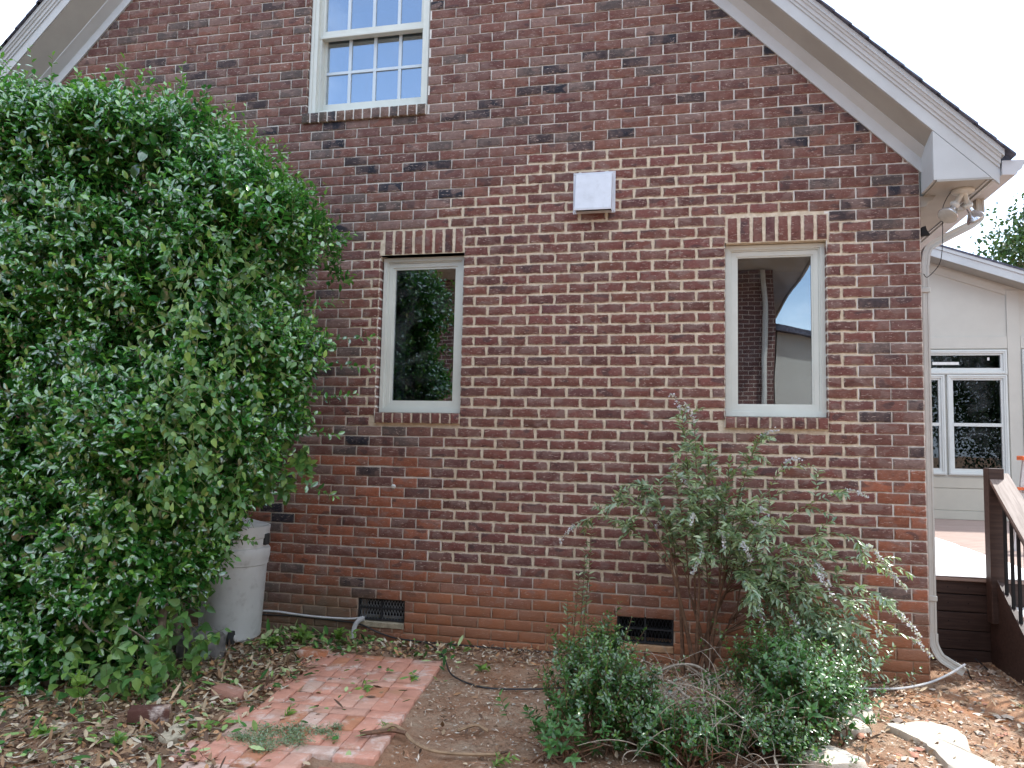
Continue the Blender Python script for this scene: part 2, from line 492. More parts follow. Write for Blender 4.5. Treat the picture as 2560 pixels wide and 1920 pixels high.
class MB:
    """collects closed shapes and links them as one mesh object"""
    def __init__(s):
        s.v, s.f, s.sm = [], [], []
    def add(s, verts, faces, smooth=False):
        o = len(s.v)
        s.v += [tuple(map(float, q)) for q in verts]
        s.f += [tuple(i + o for i in f) for f in faces]
        s.sm += [smooth] * len(faces)
        return s
    def box(s, x0, x1, y0, y1, z0, z1):
        return s.add([(x0, y0, z0), (x1, y0, z0), (x1, y1, z0), (x0, y1, z0), (x0, y0, z1), (x1, y0, z1), (x1, y1, z1), (x0, y1, z1)],
                     [(0, 3, 2, 1), (4, 5, 6, 7), (0, 1, 5, 4), (1, 2, 6, 5), (2, 3, 7, 6), (3, 0, 4, 7)])
    def bbox(s, x0, x1, y0, y1, z0, z1, b=0.003):
        """box with chamfered edges"""
        bm = bmesh.new()
        bmesh.ops.create_cube(bm, size=1.0)
        for v in bm.verts:
            v.co = ((x0 + x1) / 2 + v.co.x * (x1 - x0), (y0 + y1) / 2 + v.co.y * (y1 - y0), (z0 + z1) / 2 + v.co.z * (z1 - z0))
        bmesh.ops.bevel(bm, geom=list(bm.edges), offset=b, segments=1, affect='EDGES')
        bm.verts.index_update()
        s.add([v.co[:] for v in bm.verts], [[v.index for v in f.verts] for f in bm.faces])
        bm.free()
        return s
    def prism(s, poly, vec):
        """closed polygon (list of 3-D points) pushed along vec"""
        n = len(poly)
        P = [Vector(p) for p in poly]
        Q = [p + Vector(vec) for p in P]
        s.add([p[:] for p in P] + [q[:] for q in Q],
              [tuple(range(n))[::-1], tuple(range(n, 2 * n))] + [(i, (i + 1) % n, n + (i + 1) % n, n + i) for i in range(n)])
        return s
    def ring(s, x0, x1, z0, z1, t, yf, yb, tb=None, tt=None):
        """rectangular frame facing -Y"""
        tb = t if tb is None else tb
        tt = t if tt is None else tt
        o = [(x0, z0), (x1, z0), (x1, z1), (x0, z1)]
        i = [(x0 + t, z0 + tb), (x1 - t, z0 + tb), (x1 - t, z1 - tt), (x0 + t, z1 - tt)]
        V = [(a, yf, b) for a, b in o] + [(a, yf, b) for a, b in i] + [(a, yb, b) for a, b in o] + [(a, yb, b) for a, b in i]
        F = []
        for k in range(4):
            j = (k + 1) % 4
            F += [(k, j, 4 + j, 4 + k), (8 + j, 8 + k, 12 + k, 12 + j), (j, k, 8 + k, 8 + j), (4 + k, 4 + j, 12 + j, 12 + k)]
        return s.add(V, F)
    def tube(s, pts, r, sides=8, r1=None, cap=True):
        P = [Vector(p) for p in pts]
        n = len(P)
        r1 = r if r1 is None else r1
        up = Vector((0, 0, 1))
        V = []
        prev = None
        for k, p in enumerate(P):
            d = (P[min(k + 1, n - 1)] - P[max(k - 1, 0)]).normalized()
            if prev is None:
                a = d.cross(up if abs(d.z) < 0.9 else Vector((1, 0, 0))).normalized()
            else:
                a = (prev - d * prev.dot(d)).normalized()
            prev = a
            b = d.cross(a)
            rr = r + (r1 - r) * k / max(1, n - 1)
            for q in range(sides):
                an = 2 * math.pi * q / sides
                V.append((p + a * (rr * math.cos(an)) + b * (rr * math.sin(an)))[:])
        F = []
        for k in range(n - 1):
            for q in range(sides):
                w = (q + 1) % sides
                F.append((k * sides + q, k * sides + w, (k + 1) * sides + w, (k + 1) * sides + q))
        s.add(V, F, True)
        if cap:
            o = len(s.v) - len(V)
            s.f += [tuple(o + q for q in range(sides))[::-1], tuple(o + (n - 1) * sides + q for q in range(sides))]
            s.sm += [False, False]
        return s
    def lathe(s, prof, c, axis=(0, 0, 1), sides=24):
        """prof [(r, h)] about axis through c"""
        ax = Vector(axis).normalized()
        a = ax.cross(Vector((0, 1, 0)) if abs(ax.y) < 0.9 else Vector((1, 0, 0))).normalized()
        b = ax.cross(a)
        V, F = [], []
        for r, h in prof:
            for q in range(sides):
                an = 2 * math.pi * q / sides
                V.append((Vector(c) + ax * h + a * (r * math.cos(an)) + b * (r * math.sin(an)))[:])
        for k in range(len(prof) - 1):
            for q in range(sides):
                w = (q + 1) % sides
                F.append((k * sides + q, k * sides + w, (k + 1) * sides + w, (k + 1) * sides + q))
        s.add(V, F, True)
        o = len(s.v) - len(V)
        s.f += [tuple(o + q for q in range(sides))[::-1], tuple(o + (len(prof) - 1) * sides + q for q in range(sides))]
        s.sm += [False, False]
        return s
    def build(s, name, mat, parent=None, base=(0, 0, 0), sharp=32):
        me = bpy.data.meshes.new(name)
        base = wloc(parent) if (parent is not None and tuple(base) == (0, 0, 0)) else Vector(base)
        me.from_pydata([(a - base.x, b - base.y, c - base.z) for a, b, c in s.v], [], s.f)
        me.polygons.foreach_set("use_smooth", np.array(s.sm, dtype=bool))
        me.update()
        bm = bmesh.new()
        bm.from_mesh(me)
        bmesh.ops.recalc_face_normals(bm, faces=bm.faces)
        bm.to_mesh(me)
        bm.free()
        if any(s.sm):
            me.set_sharp_from_angle(angle=math.radians(sharp))
        me.materials.append(mat)
        return link(name, me, parent, base)

# ---- batches of leaves and twigs
def unit(a):
    return a / np.maximum(np.linalg.norm(a, axis=-1, keepdims=True), 1e-9)

def leaf_batch(P, A, N, L, W, shape='oval', fold=0.28, curl=-0.22):
    P, A, N = (np.asarray(q, dtype=np.float64) for q in (P, A, N))
    L = np.asarray(L)[:, None, None]
    W = np.asarray(W)[:, None, None]
    A = unit(A)
    B = unit(np.cross(N, A))
    N = np.cross(A, B)
    if shape == 'oval':
        rows = [(0.28, 0.82), (0.58, 1.0), (0.84, 0.58)]
    elif shape == 'lance':
        rows = [(0.22, 0.8), (0.5, 0.95), (0.78, 0.52)]
    elif shape == 'ovate':
        rows = [(0.20, 0.95), (0.46, 0.98), (0.76, 0.5)]
    else:
        rows = [(0.5, 1.0)]
    T, S, Z = [0.0], [0.0], [0.0]
    for t, w in rows:
        T += [t, t, t]
        S += [-w, 0.0, w]
        Z += [w, 0.0, w]
    T.append(1.0); S.append(0.0); Z.append(0.0)
    T, S, Z = (np.array(q)[None, :, None] for q in (T, S, Z))
    V = P[:, None, :] + A[:, None, :] * (T * L) + B[:, None, :] * (S * W * 0.5) + N[:, None, :] * (Z * W * 0.5 * fold + curl * T * T * L)
    k = len(rows)
    F = [(0, 2, 1), (0, 3, 2)]
    for r in range(k - 1):
        a = 1 + 3 * r
        F += [(a, a + 1, a + 4), (a, a + 4, a + 3), (a + 1, a + 2, a + 5), (a + 1, a + 5, a + 4)]
    a, tip = 1 + 3 * (k - 1), 1 + 3 * k
    F += [(a, a + 1, tip), (a + 1, a + 2, tip)]
    F = np.array(F)
    nv = tip + 1
    n = len(P)
    FF = (F[None] + (np.arange(n) * nv)[:, None, None]).reshape(-1, 3)
    return V.reshape(-1, 3), FF, nv

def leaf_object(name, P, A, N, L, W, mat, parent=None, young=None, shape='oval', base=(0, 0, 0), fold=0.28, curl=-0.22, red=None):
    n = len(P)
    V, F, nv = leaf_batch(P, A, N, L, W, shape, fold, curl)
    lc = np.zeros((n, 4))
    lc[:, 0] = rng.random(n) if red is None else red
    lc[:, 1] = 0 if young is None else young
    lc[:, 3] = 1
    me = np_mesh(name, V, F, mat, {"lc": np.repeat(lc, nv, axis=0)}, True, base)
    return link(name, me, parent, base)

def twig_batch(curves, r0, r1, sides=4):
    """curves (n,k,3) polylines of equal length; returns V, F (quads)"""
    C = np.asarray(curves, dtype=np.float64)
    n, k, _ = C.shape
    D = np.gradient(C, axis=1)
    D = unit(D)
    ref = np.where(np.abs(D[..., 2:3]) < 0.9, np.array([0, 0, 1.0]), np.array([1.0, 0, 0]))
    a = unit(np.cross(D, ref))
    b = np.cross(D, a)
    r0 = np.broadcast_to(np.asarray(r0, dtype=float), (n,))
    r1 = np.broadcast_to(np.asarray(r1, dtype=float), (n,))
    rr = r0[:, None] + (r1 - r0)[:, None] * np.linspace(0, 1, k)[None]
    an = np.arange(sides) * 2 * np.pi / sides
    V = C[:, :, None, :] + rr[:, :, None, None] * (a[:, :, None, :] * np.cos(an)[None, None, :, None] + b[:, :, None, :] * np.sin(an)[None, None, :, None])
    F = []
    for i in range(k - 1):
        for q in range(sides):
            w = (q + 1) % sides
            F.append((i * sides + q, i * sides + w, (i + 1) * sides + w, (i + 1) * sides + q))
    F = np.array(F)
    FF = (F[None] + (np.arange(n) * k * sides)[:, None, None]).reshape(-1, 4)
    return V.reshape(-1, 3), FF

def twig_object(name, groups, mat, parent=None, base=(0, 0, 0)):
    """groups: list of (curves, r0, r1, sides)"""
    Vs, Fs, o = [], [], 0
    for g in groups:
        V, F = twig_batch(*g)
        Vs.append(V); Fs.append(F + o); o += len(V)
    me = np_mesh(name, np.concatenate(Vs), np.concatenate(Fs), mat, None, True, base)
    return link(name, me, parent, base)

def bez(p0, p1, p2, k=8):
    p0, p1, p2 = (np.asarray(q, dtype=float) for q in (p0, p1, p2))
    t = np.linspace(0, 1, k)[:, None]
    return (1 - t) ** 2 * p0 + 2 * t * (1 - t) * p1 + t * t * p2

def spline(pts, per=6):
    """Catmull-Rom through pts"""
    P = [np.asarray(p, dtype=float) for p in pts]
    P = [2 * P[0] - P[1]] + P + [2 * P[-1] - P[-2]]
    out = []
    for i in range(1, len(P) - 2):
        for j in range(per):
            t = j / per
            a, b, c, d = P[i - 1], P[i], P[i + 1], P[i + 2]
            out.append(0.5 * ((2 * b) + (-a + c) * t + (2 * a - 5 * b + 4 * c - d) * t * t + (-a + 3 * b - 3 * c + d) * t ** 3))
    out.append(P[-2])
    return np.array(out)

# ------------------------------------------------------------------ ground
def ground_h(x, y):
    x, y = np.asarray(x, dtype=float), np.asarray(y, dtype=float)
    h = 0.010 * np.sin(2.3 * x + 0.7) * np.cos(1.9 * y) + 0.007 * np.sin(5.1 * x - 3.3 * y) + 0.004 * np.sin(13.0 * x + 9.0 * y + 1.0)
    near = np.exp(-((x + 1.5) / 6.0) ** 4) * np.exp(-((y + 1.5) / 5.0) ** 4)
    return h * near

def axis_grid(lo, hi, step, far):
    a = np.arange(lo, hi + 1e-6, step)
    out, d, x = [], step, hi
    while x < far:
        d *= 1.35
        x += d
        out.append(x)
    inn, d, x = [], step, lo
    while x > -far:
        d *= 1.35
        x -= d
        inn.append(x)
    return np.array(inn[::-1] + a.tolist() + out)

gx = axis_grid(-6.6, 2.6, 0.03, 320)
gy = axis_grid(-3.2, 1.2, 0.03, 320)
XX, YY = np.meshgrid(gx, gy, indexing='ij')
ZZ = ground_h(XX, YY)
jit = (rng.random(XX.shape) - 0.5) * 0.012 * np.exp(-((XX + 1.5) / 6.0) ** 4) * np.exp(-((YY + 1.5) / 5.0) ** 4)
ZZ = ZZ + jit
nx, ny = XX.shape
idx = np.arange(nx * ny).reshape(nx, ny)
Fg = np.stack([idx[:-1, :-1], idx[1:, :-1], idx[1:, 1:], idx[:-1, 1:]], -1).reshape(-1, 4)
ground = link("ground", np_mesh("ground", np.stack([XX, YY, ZZ], -1).reshape(-1, 3), Fg, M['ground'], None, True))
tag(ground, "bare red clay soil with scattered grit in front of the brick wall", None, None, 'structure')

# ------------------------------------------------------------------ brick house
CH, BP = 0.0762, 0.199           # course height, brick pitch
Z0 = 3.18
XL = -8.24                       # far corner of the gable wall
RIDGE = -4.1
def rake_z(x):                   # where the brickwork meets the frieze
    return 7.44 - (x - RIDGE) if x > RIDGE else 7.385 + (x - RIDGE)

house = thing("brick_house", (-4.1, 0.0, 0.0), "brown brick gable house with cream eaves and three windows in the wall", "house")

OPEN = [(-3.845, -3.163, 1.612, 2.905), (-1.258, -0.588, 1.612, 2.905), (-4.534, -3.494, 4.007, 5.62),
        (-3.927, -3.55, 0.055, 0.292), (-1.985, -1.598, 0.055, 0.292)]
SOLD = [(-3.815, -3.165, 2.905, 3.100), (-1.248, -0.575, 2.900, 3.085)]
def cz(i):                       # top joint of course i
    return Z0 - i * CH

def patch_range(i):
    """x-range of the newer infill brickwork in course i, None outside it"""
    even = i % 2 == 0
    up_l = {-6: -2.665, -5: -2.76, -4: -2.884, -3: -2.973, -2: -3.28, -1: -3.371, 0: -3.469, 1: -3.99}
    up_r = {-6: -1.0, -5: -0.985, -4: -0.878, -3: -0.961, -2: -0.838, -1: -0.78, 0: -0.677, 1: -0.50}
    if i in up_l:
        return up_l[i], up_r[i]
    if 2 <= i <= 19:
        return (-4.10 if even else -3.99), (-0.297 if even else -0.398)
    if i == 20:
        return -3.99, -0.297
    if 21 <= i <= 34:
        return (-3.288 if even else -3.38), (-0.30 if even else -0.405)
    return None

def cut(segs, a, b):
    out = []
    for s, e in segs:
        if b <= s or a >= e:
            out.append((s, e))
        else:
            if a > s: out.append((s, a))
            if b < e: out.append((b, e))
    return out

PAL = [((0.172, 0.076, 0.061), 8), ((0.138, 0.064, 0.057), 6), ((0.200, 0.092, 0.070), 4), ((0.225, 0.140, 0.120), 2.2),
       ((0.026, 0.027, 0.038), 1.1), ((0.055, 0.042, 0.046), 1.1), ((0.108, 0.086, 0.080), 1.6)]
pal_c = np.array([c for c, w in PAL]); pal_w = np.array([w for c, w in PAL]); pal_w /= pal_w.sum()
def brick_colour(x, z, new):
    if new:
        c = np.array((0.178, 0.070, 0.057)) if rng.random() > 0.25 else np.array((0.138, 0.061, 0.054))
        c = c * rng.uniform(0.86, 1.16)
        c = c * np.array((1.0, 1 + rng.normal(0, 0.03), 1 + rng.normal(0, 0.04)))
    else:
        c = pal_c[rng.choice(len(pal_c), p=pal_w)] * rng.uniform(0.85, 1.15)
        if z < 1.35 and rng.random() < 0.62:         # the redder batch in the lower courses
            c = np.array((0.300, 0.108, 0.062)) * rng.uniform(0.72, 1.15)
    return np.clip(c, 0.01, 1)

def brick_verts(w, h, d, jit, new, inset=0.007):
    """w x h brick face, standing d in front of the mortar; front is -Y"""
    hw, hh = w / 2, h / 2
    per = []
    for t in (-1, -0.5, 0, 0.5): per.append((t * hw, -hh))
    for t in (-1, 0): per.append((hw, t * hh))
    for t in (1, 0.5, 0, -0.5): per.append((t * hw, hh))
    for t in (1, 0): per.append((-hw, t * hh))
    per = np.array(per)
    per = per + rng.uniform(-jit, jit, per.shape)
    n = len(per)
    ins = per * np.array([1 - inset / hw, 1 - inset / hh])
    ty = rng.normal(0, 0.0007)
    V = np.concatenate([np.c_[per[:, 0], np.full(n, 0.012), per[:, 1]],
                        np.c_[per[:, 0], np.full(n, -(d - 0.0025)), per[:, 1]],
                        np.c_[ins[:, 0], np.full(n, -d + ty), ins[:, 1]]])
    a = np.arange(n); b = (a + 1) % n
    Q = np.concatenate([np.c_[n + a, a, b, n + b], np.c_[n + a, n + b, 2 * n + b, 2 * n + a]])
    # cap: strip across the long sides
    c = 2 * n
    cap = np.array([(c, c + 1, c + 9, c + 10), (c + 1, c + 2, c + 8, c + 9), (c + 2, c + 3, c + 7, c + 8), (c + 3, c + 4, c + 6, c + 7)])
    tri = np.array([(c + 10, c + 11, c), (c + 4, c + 5, c + 6)])
    al = np.zeros(3 * n)
    al[:2 * n] = 1.0 if new else 0.45
    return V, np.concatenate([Q, cap]), tri, al

bricks = []                      # (cx, cz, w, h, new)
wall_boxes, patch_boxes = [], []
for i in range(-55, 42):
    zt, zb = cz(i), cz(i + 1)
    zb = max(zb, -0.05)
    zm = (zt + zb) / 2
    xr = min(0.0, RIDGE + 7.44 + 0.13 - zt)
    xl = max(XL, RIDGE - (7.385 + 0.13 - zt))
    if xr - xl < 0.1:
        continue
    zbk = sorted({zb, zt} | {q for o_ in OPEN for q in o_[2:] if zb < q < zt})
    strips = []
    for za_, zb_ in zip(zbk[:-1], zbk[1:]):
        sg = [(xl, xr)]
        for a, b, c, d in OPEN:
            if c < (za_ + zb_) / 2 < d:
                sg = cut(sg, a, b)
        strips += [(s_, e_, za_, zb_) for s_, e_ in sg]
    segs_m = [(xl, xr)]
    for a, b, c, d in OPEN:
        if min(zt, d) - max(zb, c) > 0.4 * CH:
            segs_m = cut(segs_m, a, b)
    segs = list(segs_m)
    for a, b, c, d in SOLD:
        if min(zt, d) - max(zb, c) > 0.25 * CH:
            segs = cut(segs, a - 0.006, b + 0.006)
    for a, b, c, d in OPEN[:3]:
        if min(zt, d) - max(zb, c) > 0.25 * CH:
            segs = cut(segs, a, b)
    # bricks hidden behind the frieze still run a little past the line
    pr = patch_range(i)
    wall_boxes += strips
    h_old, h_new = 0.0685, 0.0625
    even = i % 2 == 0
    # old bond counted from the right corner
    k = 0
    x = 0.0
    edges = [0.0] + ([-BP / 2] if even else [])
    while edges[-1] > XL:
        edges.append(edges[-1] - BP)
    olds = [(edges[j + 1], edges[j]) for j in range(len(edges) - 1)]
    if pr:
        pl, prr = pr
        keep = [o for o in olds if (o[0] + o[1]) / 2 < pl or (o[0] + o[1]) / 2 > prr]
        left_end = max([o[1] for o in keep if o[1] <= pl + 0.12] + [XL])
        right_st = min([o[0] for o in keep if o[0] >= prr - 0.12] + [0.0])
        n = max(1, round((right_st - left_end) / 0.2035))
        stp = (right_st - left_end) / n
        ph = 0.0 if not even else 0.0
        news = [(left_end + stp * q, left_end + stp * (q + 1)) for q in range(n)]
        for s, e, z_a, z_b in strips:
            if min(e, right_st) - max(s, left_end) > 0.01:
                patch_boxes.append((max(s, left_end), min(e, right_st), z_a, z_b))
        if 2 <= i <= 19:         # courses broken by the two casements
            h5 = stp * 0.5
            news = []
            for q, (s, e) in enumerate(((left_end, -3.845 + 0.0095), (-3.163 - 0.0095, -1.258 + 0.0095), (-0.588 - 0.0095, right_st))):
                w_ = e - s
                if q == 1:
                    n_ = 9
                    p_ = w_ / (n_ + 0.5)
                    bk = [s] + ([s + p_ / 2] if even else [])
                    while bk[-1] + p_ < e - 0.02: bk.append(bk[-1] + p_)
                    bk.append(e)
                elif q == 0:
                    bk = [s, s + w_ * 0.70, e] if even else [s, e]
                else:
                    bk = [s, s + w_ * 0.34, e] if even else [s, e]
                news += list(zip(bk[:-1], bk[1:]))
    else:
        keep, news = olds, []
    for lst, new in ((keep, False), (news, True)):
        jt = 0.0088 if not new else 0.0175
        for a, b in lst:
            for s, e in segs:
                aa, bb = max(a + jt / 2, s + (0.0 if s > a else 0)), min(b - jt / 2, e)
                if bb - aa < 0.028:
                    continue
                bricks.append([(aa + bb) / 2, zm + rng.normal(0, 0.0012), bb - aa + rng.normal(0, 0.0015), (h_new if new else h_old) + rng.normal(0, 0.001), new])

wm = MB()
# mortar body of the wall (openings left free), one box per run of a course
for s, e, b, t in wall_boxes:
    wm.box(s, e, 0.0, 0.20, b, t)
wall = wm.build("wall", M['mortar'], house)
pm = MB()
for s, e, b, t in patch_boxes:
    pm.box(s + 0.004, e - 0.004, -0.0022, 0.05, b, t)
patch = pm.build("patch_mortar", M['mortar_new'], house)

def screen_area(x, z, w, h):
    d = np.array([x, 0, z]) - CAM
    zc = d @ CF
    px, py = d @ CR / zc, d @ CU / zc
    vis = abs(px) < 0.672 and abs(py) < 0.504
    return (w * h / zc ** 2) * (d[1] / np.linalg.norm(d)) * (1 if vis else 0)

score = []
for b in bricks:
    sc = screen_area(*b[:4])
    if b[0] < -3.7 and b[1] < 3.6 - 0.35 * (-3.7 - b[0]) and b[1] > 1.0: sc *= 0.0
    if b[0] < -4.4 and b[1] < 3.9: sc *= 0.0
    if -2.3 < b[0] < -0.25 and b[1] < 0.95: sc *= 0.3
    if -1.8 < b[0] < -0.8 and b[1] < 1.5: sc *= 0.6
    score.append(sc)
order = np.argsort(-np.array(score))
single = set(order[:300].tolist())
sv, sq, st, sc_, off = [], [], [], [], 0
for bi, (x, z, w, h, new) in enumerate(bricks):
    V, Q, T, al = brick_verts(w, h, 0.0085 if not new else 0.0085, 0.0012 if not new else 0.0034, new)
    c = brick_colour(x, z, new)
    C = np.concatenate([np.tile(c, (len(V), 1)), al[:, None]], 1)
    if bi in single:
        me = np_mesh("brick", V, [Q, T], M['brick'], {"col": C})
        link("brick", me, wall, (x, 0.0, z))
    else:
        sv.append(V + np.array([x, 0, z])); sq.append(Q + off); st.append(T + off); sc_.append(C); off += len(V)
# brick returns inside the left window reveals, and the side wall round the corner
def add_brick(center, w, h, d, new, axis):
    global off
    V, Q, T, al = brick_verts(w, h, d, 0.0012, new)
    if axis == 'x+':             # faces +X
        V = np.stack([-V[:, 1], V[:, 0], V[:, 2]], 1)
    elif axis == 'x-':           # faces -X
        V = np.stack([V[:, 1], -V[:, 0], V[:, 2]], 1)
    c = brick_colour(center[0], center[2], new)
    sv.append(V + np.array(center)); sq.append(Q + off); st.append(T + off)
    sc_.append(np.concatenate([np.tile(c, (len(V), 1)), al[:, None]], 1)); off += len(V)
for a, b, c, d in OPEN[:3]:
    for i in range(-40, 42):
        zm = cz(i) - CH / 2
        if c + 0.08 < zm < d:
            new = a > -4.5
            add_brick((a, 0.046, zm), 0.088, 0.062, 0.004, new, 'x+')
            add_brick((b, 0.046, zm), 0.088, 0.062, 0.004, new, 'x-')
for i in range(0, 42):
    zm = cz(i) - CH / 2
    y = 0.0 if i % 2 else 0.0
    yy = 0.006 + (0.05 if i % 2 else 0.0995)
    first = 0.088 if i % 2 else 0.188
    add_brick((0.0, 0.002 + first / 2, zm), first, 0.0665, 0.005, False, 'x+')
    y = 0.002 + first + 0.0095
    while y < 6.0:
        add_brick((0.0, y + 0.095, zm), 0.19, 0.0665, 0.005, False, 'x+')
        y += BP
me = np_mesh("brick", np.concatenate(sv), [np.concatenate(sq), np.concatenate(st)], M['brick'], {"col": np.concatenate(sc_)}, shift=(-4.1, 0, 0))
rest = link("brick", me, wall, (-4.1, 0, 0))
tag(rest, kind='stuff')
sw = MB()
sw.box(-0.20, 0.0, 0.2, 6.0, -0.05, 3.3)
sw.box(XL, XL + 0.2, 0.2, 6.0, -0.05, 3.3)
sw.box(XL, 0.0, 6.0, 6.2, -0.05, 3.3)
sw.build("side_wall", M['mortar'], house)

# soldier lintels and rowlock sills, brick by brick
def one_brick(name, parent, center, w, h, d, new, colr=None):
    V, Q, T, al = brick_verts(w, h, d, 0.0016, new, 0.005)
    V[:12, 1] = 0.05             # run back into the wall
    c = brick_colour(center[0], center[2], new) if colr is None else np.array(colr)
    me = np_mesh(name, V, [Q, T], M['brick'], {"col": np.concatenate([np.tile(c, (len(V), 1)), al[:, None]], 1)})
    return link(name, me, parent, center)

def soldier(x0, x1, z0, z1):
    b = MB().box(x0, x1, -0.0035, 0.12, z0, z1).build("lintel", M['mortar_new'], house)
    n = 8
    p = (x1 - x0) / n
    for k in range(n):
        one_brick("lintel_brick", b, (x0 + p * (k + .5), -0.0035, (z0 + z1) / 2), p - 0.021, z1 - z0 - 0.012, 0.005, True)
for s in SOLD:
    soldier(*s)
def rowlock(x0, x1, z0, z1, n, new, cols=None):
    b = MB().box(x0 + 0.004, x1 - 0.004, -0.026, 0.09, z0 + 0.002, z1 - 0.004).build("window_sill", M['mortar_new'] if new else M['mortar'], house)
    p = (x1 - x0) / n
    for k in range(n):
        o = one_brick("sill_brick", b, (x0 + p * (k + .5), -0.026, (z0 + z1) / 2), p - 0.012, z1 - z0, 0.007, new, cols[k % len(cols)] if cols else None)
        # top face of each rowlock
        MBX = MB().box(x0 + p * k + 0.006, x0 + p * (k + 1) - 0.006, -0.03, 0.085, z1 - 0.006, z1 + 0.001)
rowlock(-3.838, -3.158, 1.606, 1.684, 9, True)
rowlock(-1.262, -0.588, 1.606, 1.684, 9, True)
gcols = [(0.075, 0.066, 0.055), (0.05, 0.05, 0.055), (0.09, 0.075, 0.062), (0.045, 0.05, 0.06), (0.15, 0.095, 0.07), (0.16, 0.10, 0.075), (0.15, 0.085, 0.065),
         (0.16, 0.10, 0.08), (0.055, 0.055, 0.06), (0.14, 0.09, 0.07), (0.05, 0.055, 0.06), (0.155, 0.10, 0.078), (0.15, 0.09, 0.07), (0.09, 0.075, 0.062)]
rowlock(-4.558, -3.499, 4.010, 4.090, 14, False, gcols)

# ---- windows
def pane(name, x0, x1, z0, z1, y, mat, parent):
    return MB().box(x0, x1, y, y + 0.006, z0, z1).build(name, mat, parent)
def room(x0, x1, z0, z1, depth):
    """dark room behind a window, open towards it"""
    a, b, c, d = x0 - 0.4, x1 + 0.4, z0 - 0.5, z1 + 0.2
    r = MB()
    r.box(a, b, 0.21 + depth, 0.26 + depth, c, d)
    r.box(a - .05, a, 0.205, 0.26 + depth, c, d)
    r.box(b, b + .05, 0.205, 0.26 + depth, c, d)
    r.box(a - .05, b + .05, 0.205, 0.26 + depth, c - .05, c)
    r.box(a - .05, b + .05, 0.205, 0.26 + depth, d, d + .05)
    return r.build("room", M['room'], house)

def casement(x0, x1, gx0, gx1, gz0, gz1):
    z0, z1 = 1.690, 2.895
    f = MB()
    f.ring(x0, x1, z0, z1, 0.030, 0.052, 0.16)
    f.ring(x0 + 0.026, x1 - 0.026, z0 + 0.026, z1 - 0.026, 0.014, 0.064, 0.15)
    w = f.build("casement_window", M['vinyl'], house)
    s = MB()
    s.ring(x0 + 0.041, x1 - 0.041, z0 + 0.041, z1 - 0.041, 0.032, 0.072, 0.12)
    s.ring(x0 + 0.071, x1 - 0.071, z0 + 0.071, z1 - 0.071, gx0 - x0 - 0.071, 0.080, 0.12, gz0 - z0 - 0.071, z1 - gz1 - 0.071)
    s.build("sash", M['vinyl'], w)
    pane("pane", gx0 - 0.004, gx1 + 0.004, gz0 - 0.004, gz1 + 0.004, 0.092, M['glass'], w)
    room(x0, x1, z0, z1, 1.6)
    return w
casement(-3.832, -3.163, -3.742, -3.254, 1.782, 2.806)
wr = casement(-1.252, -0.590, -1.166, -0.676, 1.777, 2.812)
MB().box(-3.74, -3.67, 0.14, 0.155, 1.74, 2.4).build("curtain_edge", M['blind'], house)

def double_hung():
    x0, x1, z0, z1 = -4.530, -3.498, 4.092, 5.60
    f = MB()
    f.ring(x0, x1, z0, z1, 0.062, 0.022, 0.16, 0.02)
    f.ring(x0 + 0.010, x1 - 0.010, z0 + 0.006, z1 - 0.01, 0.020, 0.014, 0.03, 0.012)
    f.ring(x0 + 0.060, x1 - 0.055, z0 + 0.02, z1 - 0.06, 0.022, 0.055, 0.16, 0.03)
    w = f.build("double_hung_window", M['vinyl'], house)
    lo = MB()
    lo.ring(x0 + 0.072, x1 - 0.066, z0 + 0.04, 4.815, 0.030, 0.112, 0.145, 0.085, 0.03)
    lo.build("lower_sash", M['vinyl'], w)
    up = MB()
    up.ring(x0 + 0.068, x1 - 0.06, 4.775, 5.53, 0.034, 0.062, 0.10, 0.042, 0.04)
    up.bbox(x0 + 0.064, x1 - 0.056, 0.050, 0.11, 4.752, 4.776)
    up.build("upper_sash", M['vinyl'], w)
    gxa, gxb = x0 + 0.102, x1 - 0.096
    pane("pane", gxa - .004, gxb + .004, 4.205, 4.790, 0.128, M['glass_up'], w)
    pane("pane", gxa - .004, gxb + .004, 4.812, 5.495, 0.083, M['glass_up'], w)
    for vx in (-4.222, -4.003, -3.786):
        MB().box(vx - 0.0125, vx + 0.0125, 0.118, 0.1275, 4.217, 4.785).build("muntin", M['muntin'], w)
        MB().box(vx - 0.0125, vx + 0.0125, 0.073, 0.0825, 4.817, 5.49).build("muntin", M['muntin'], w)
    MB().box(gxa, gxb, 0.1172, 0.1270, 4.482 - .011, 4.482 + .011).build("muntin", M['muntin'], w)
    MB().box(gxa, gxb, 0.0722, 0.0820, 5.15 - .011, 5.15 + .011).build("muntin", M['muntin'], w)
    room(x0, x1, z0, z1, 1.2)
double_hung()

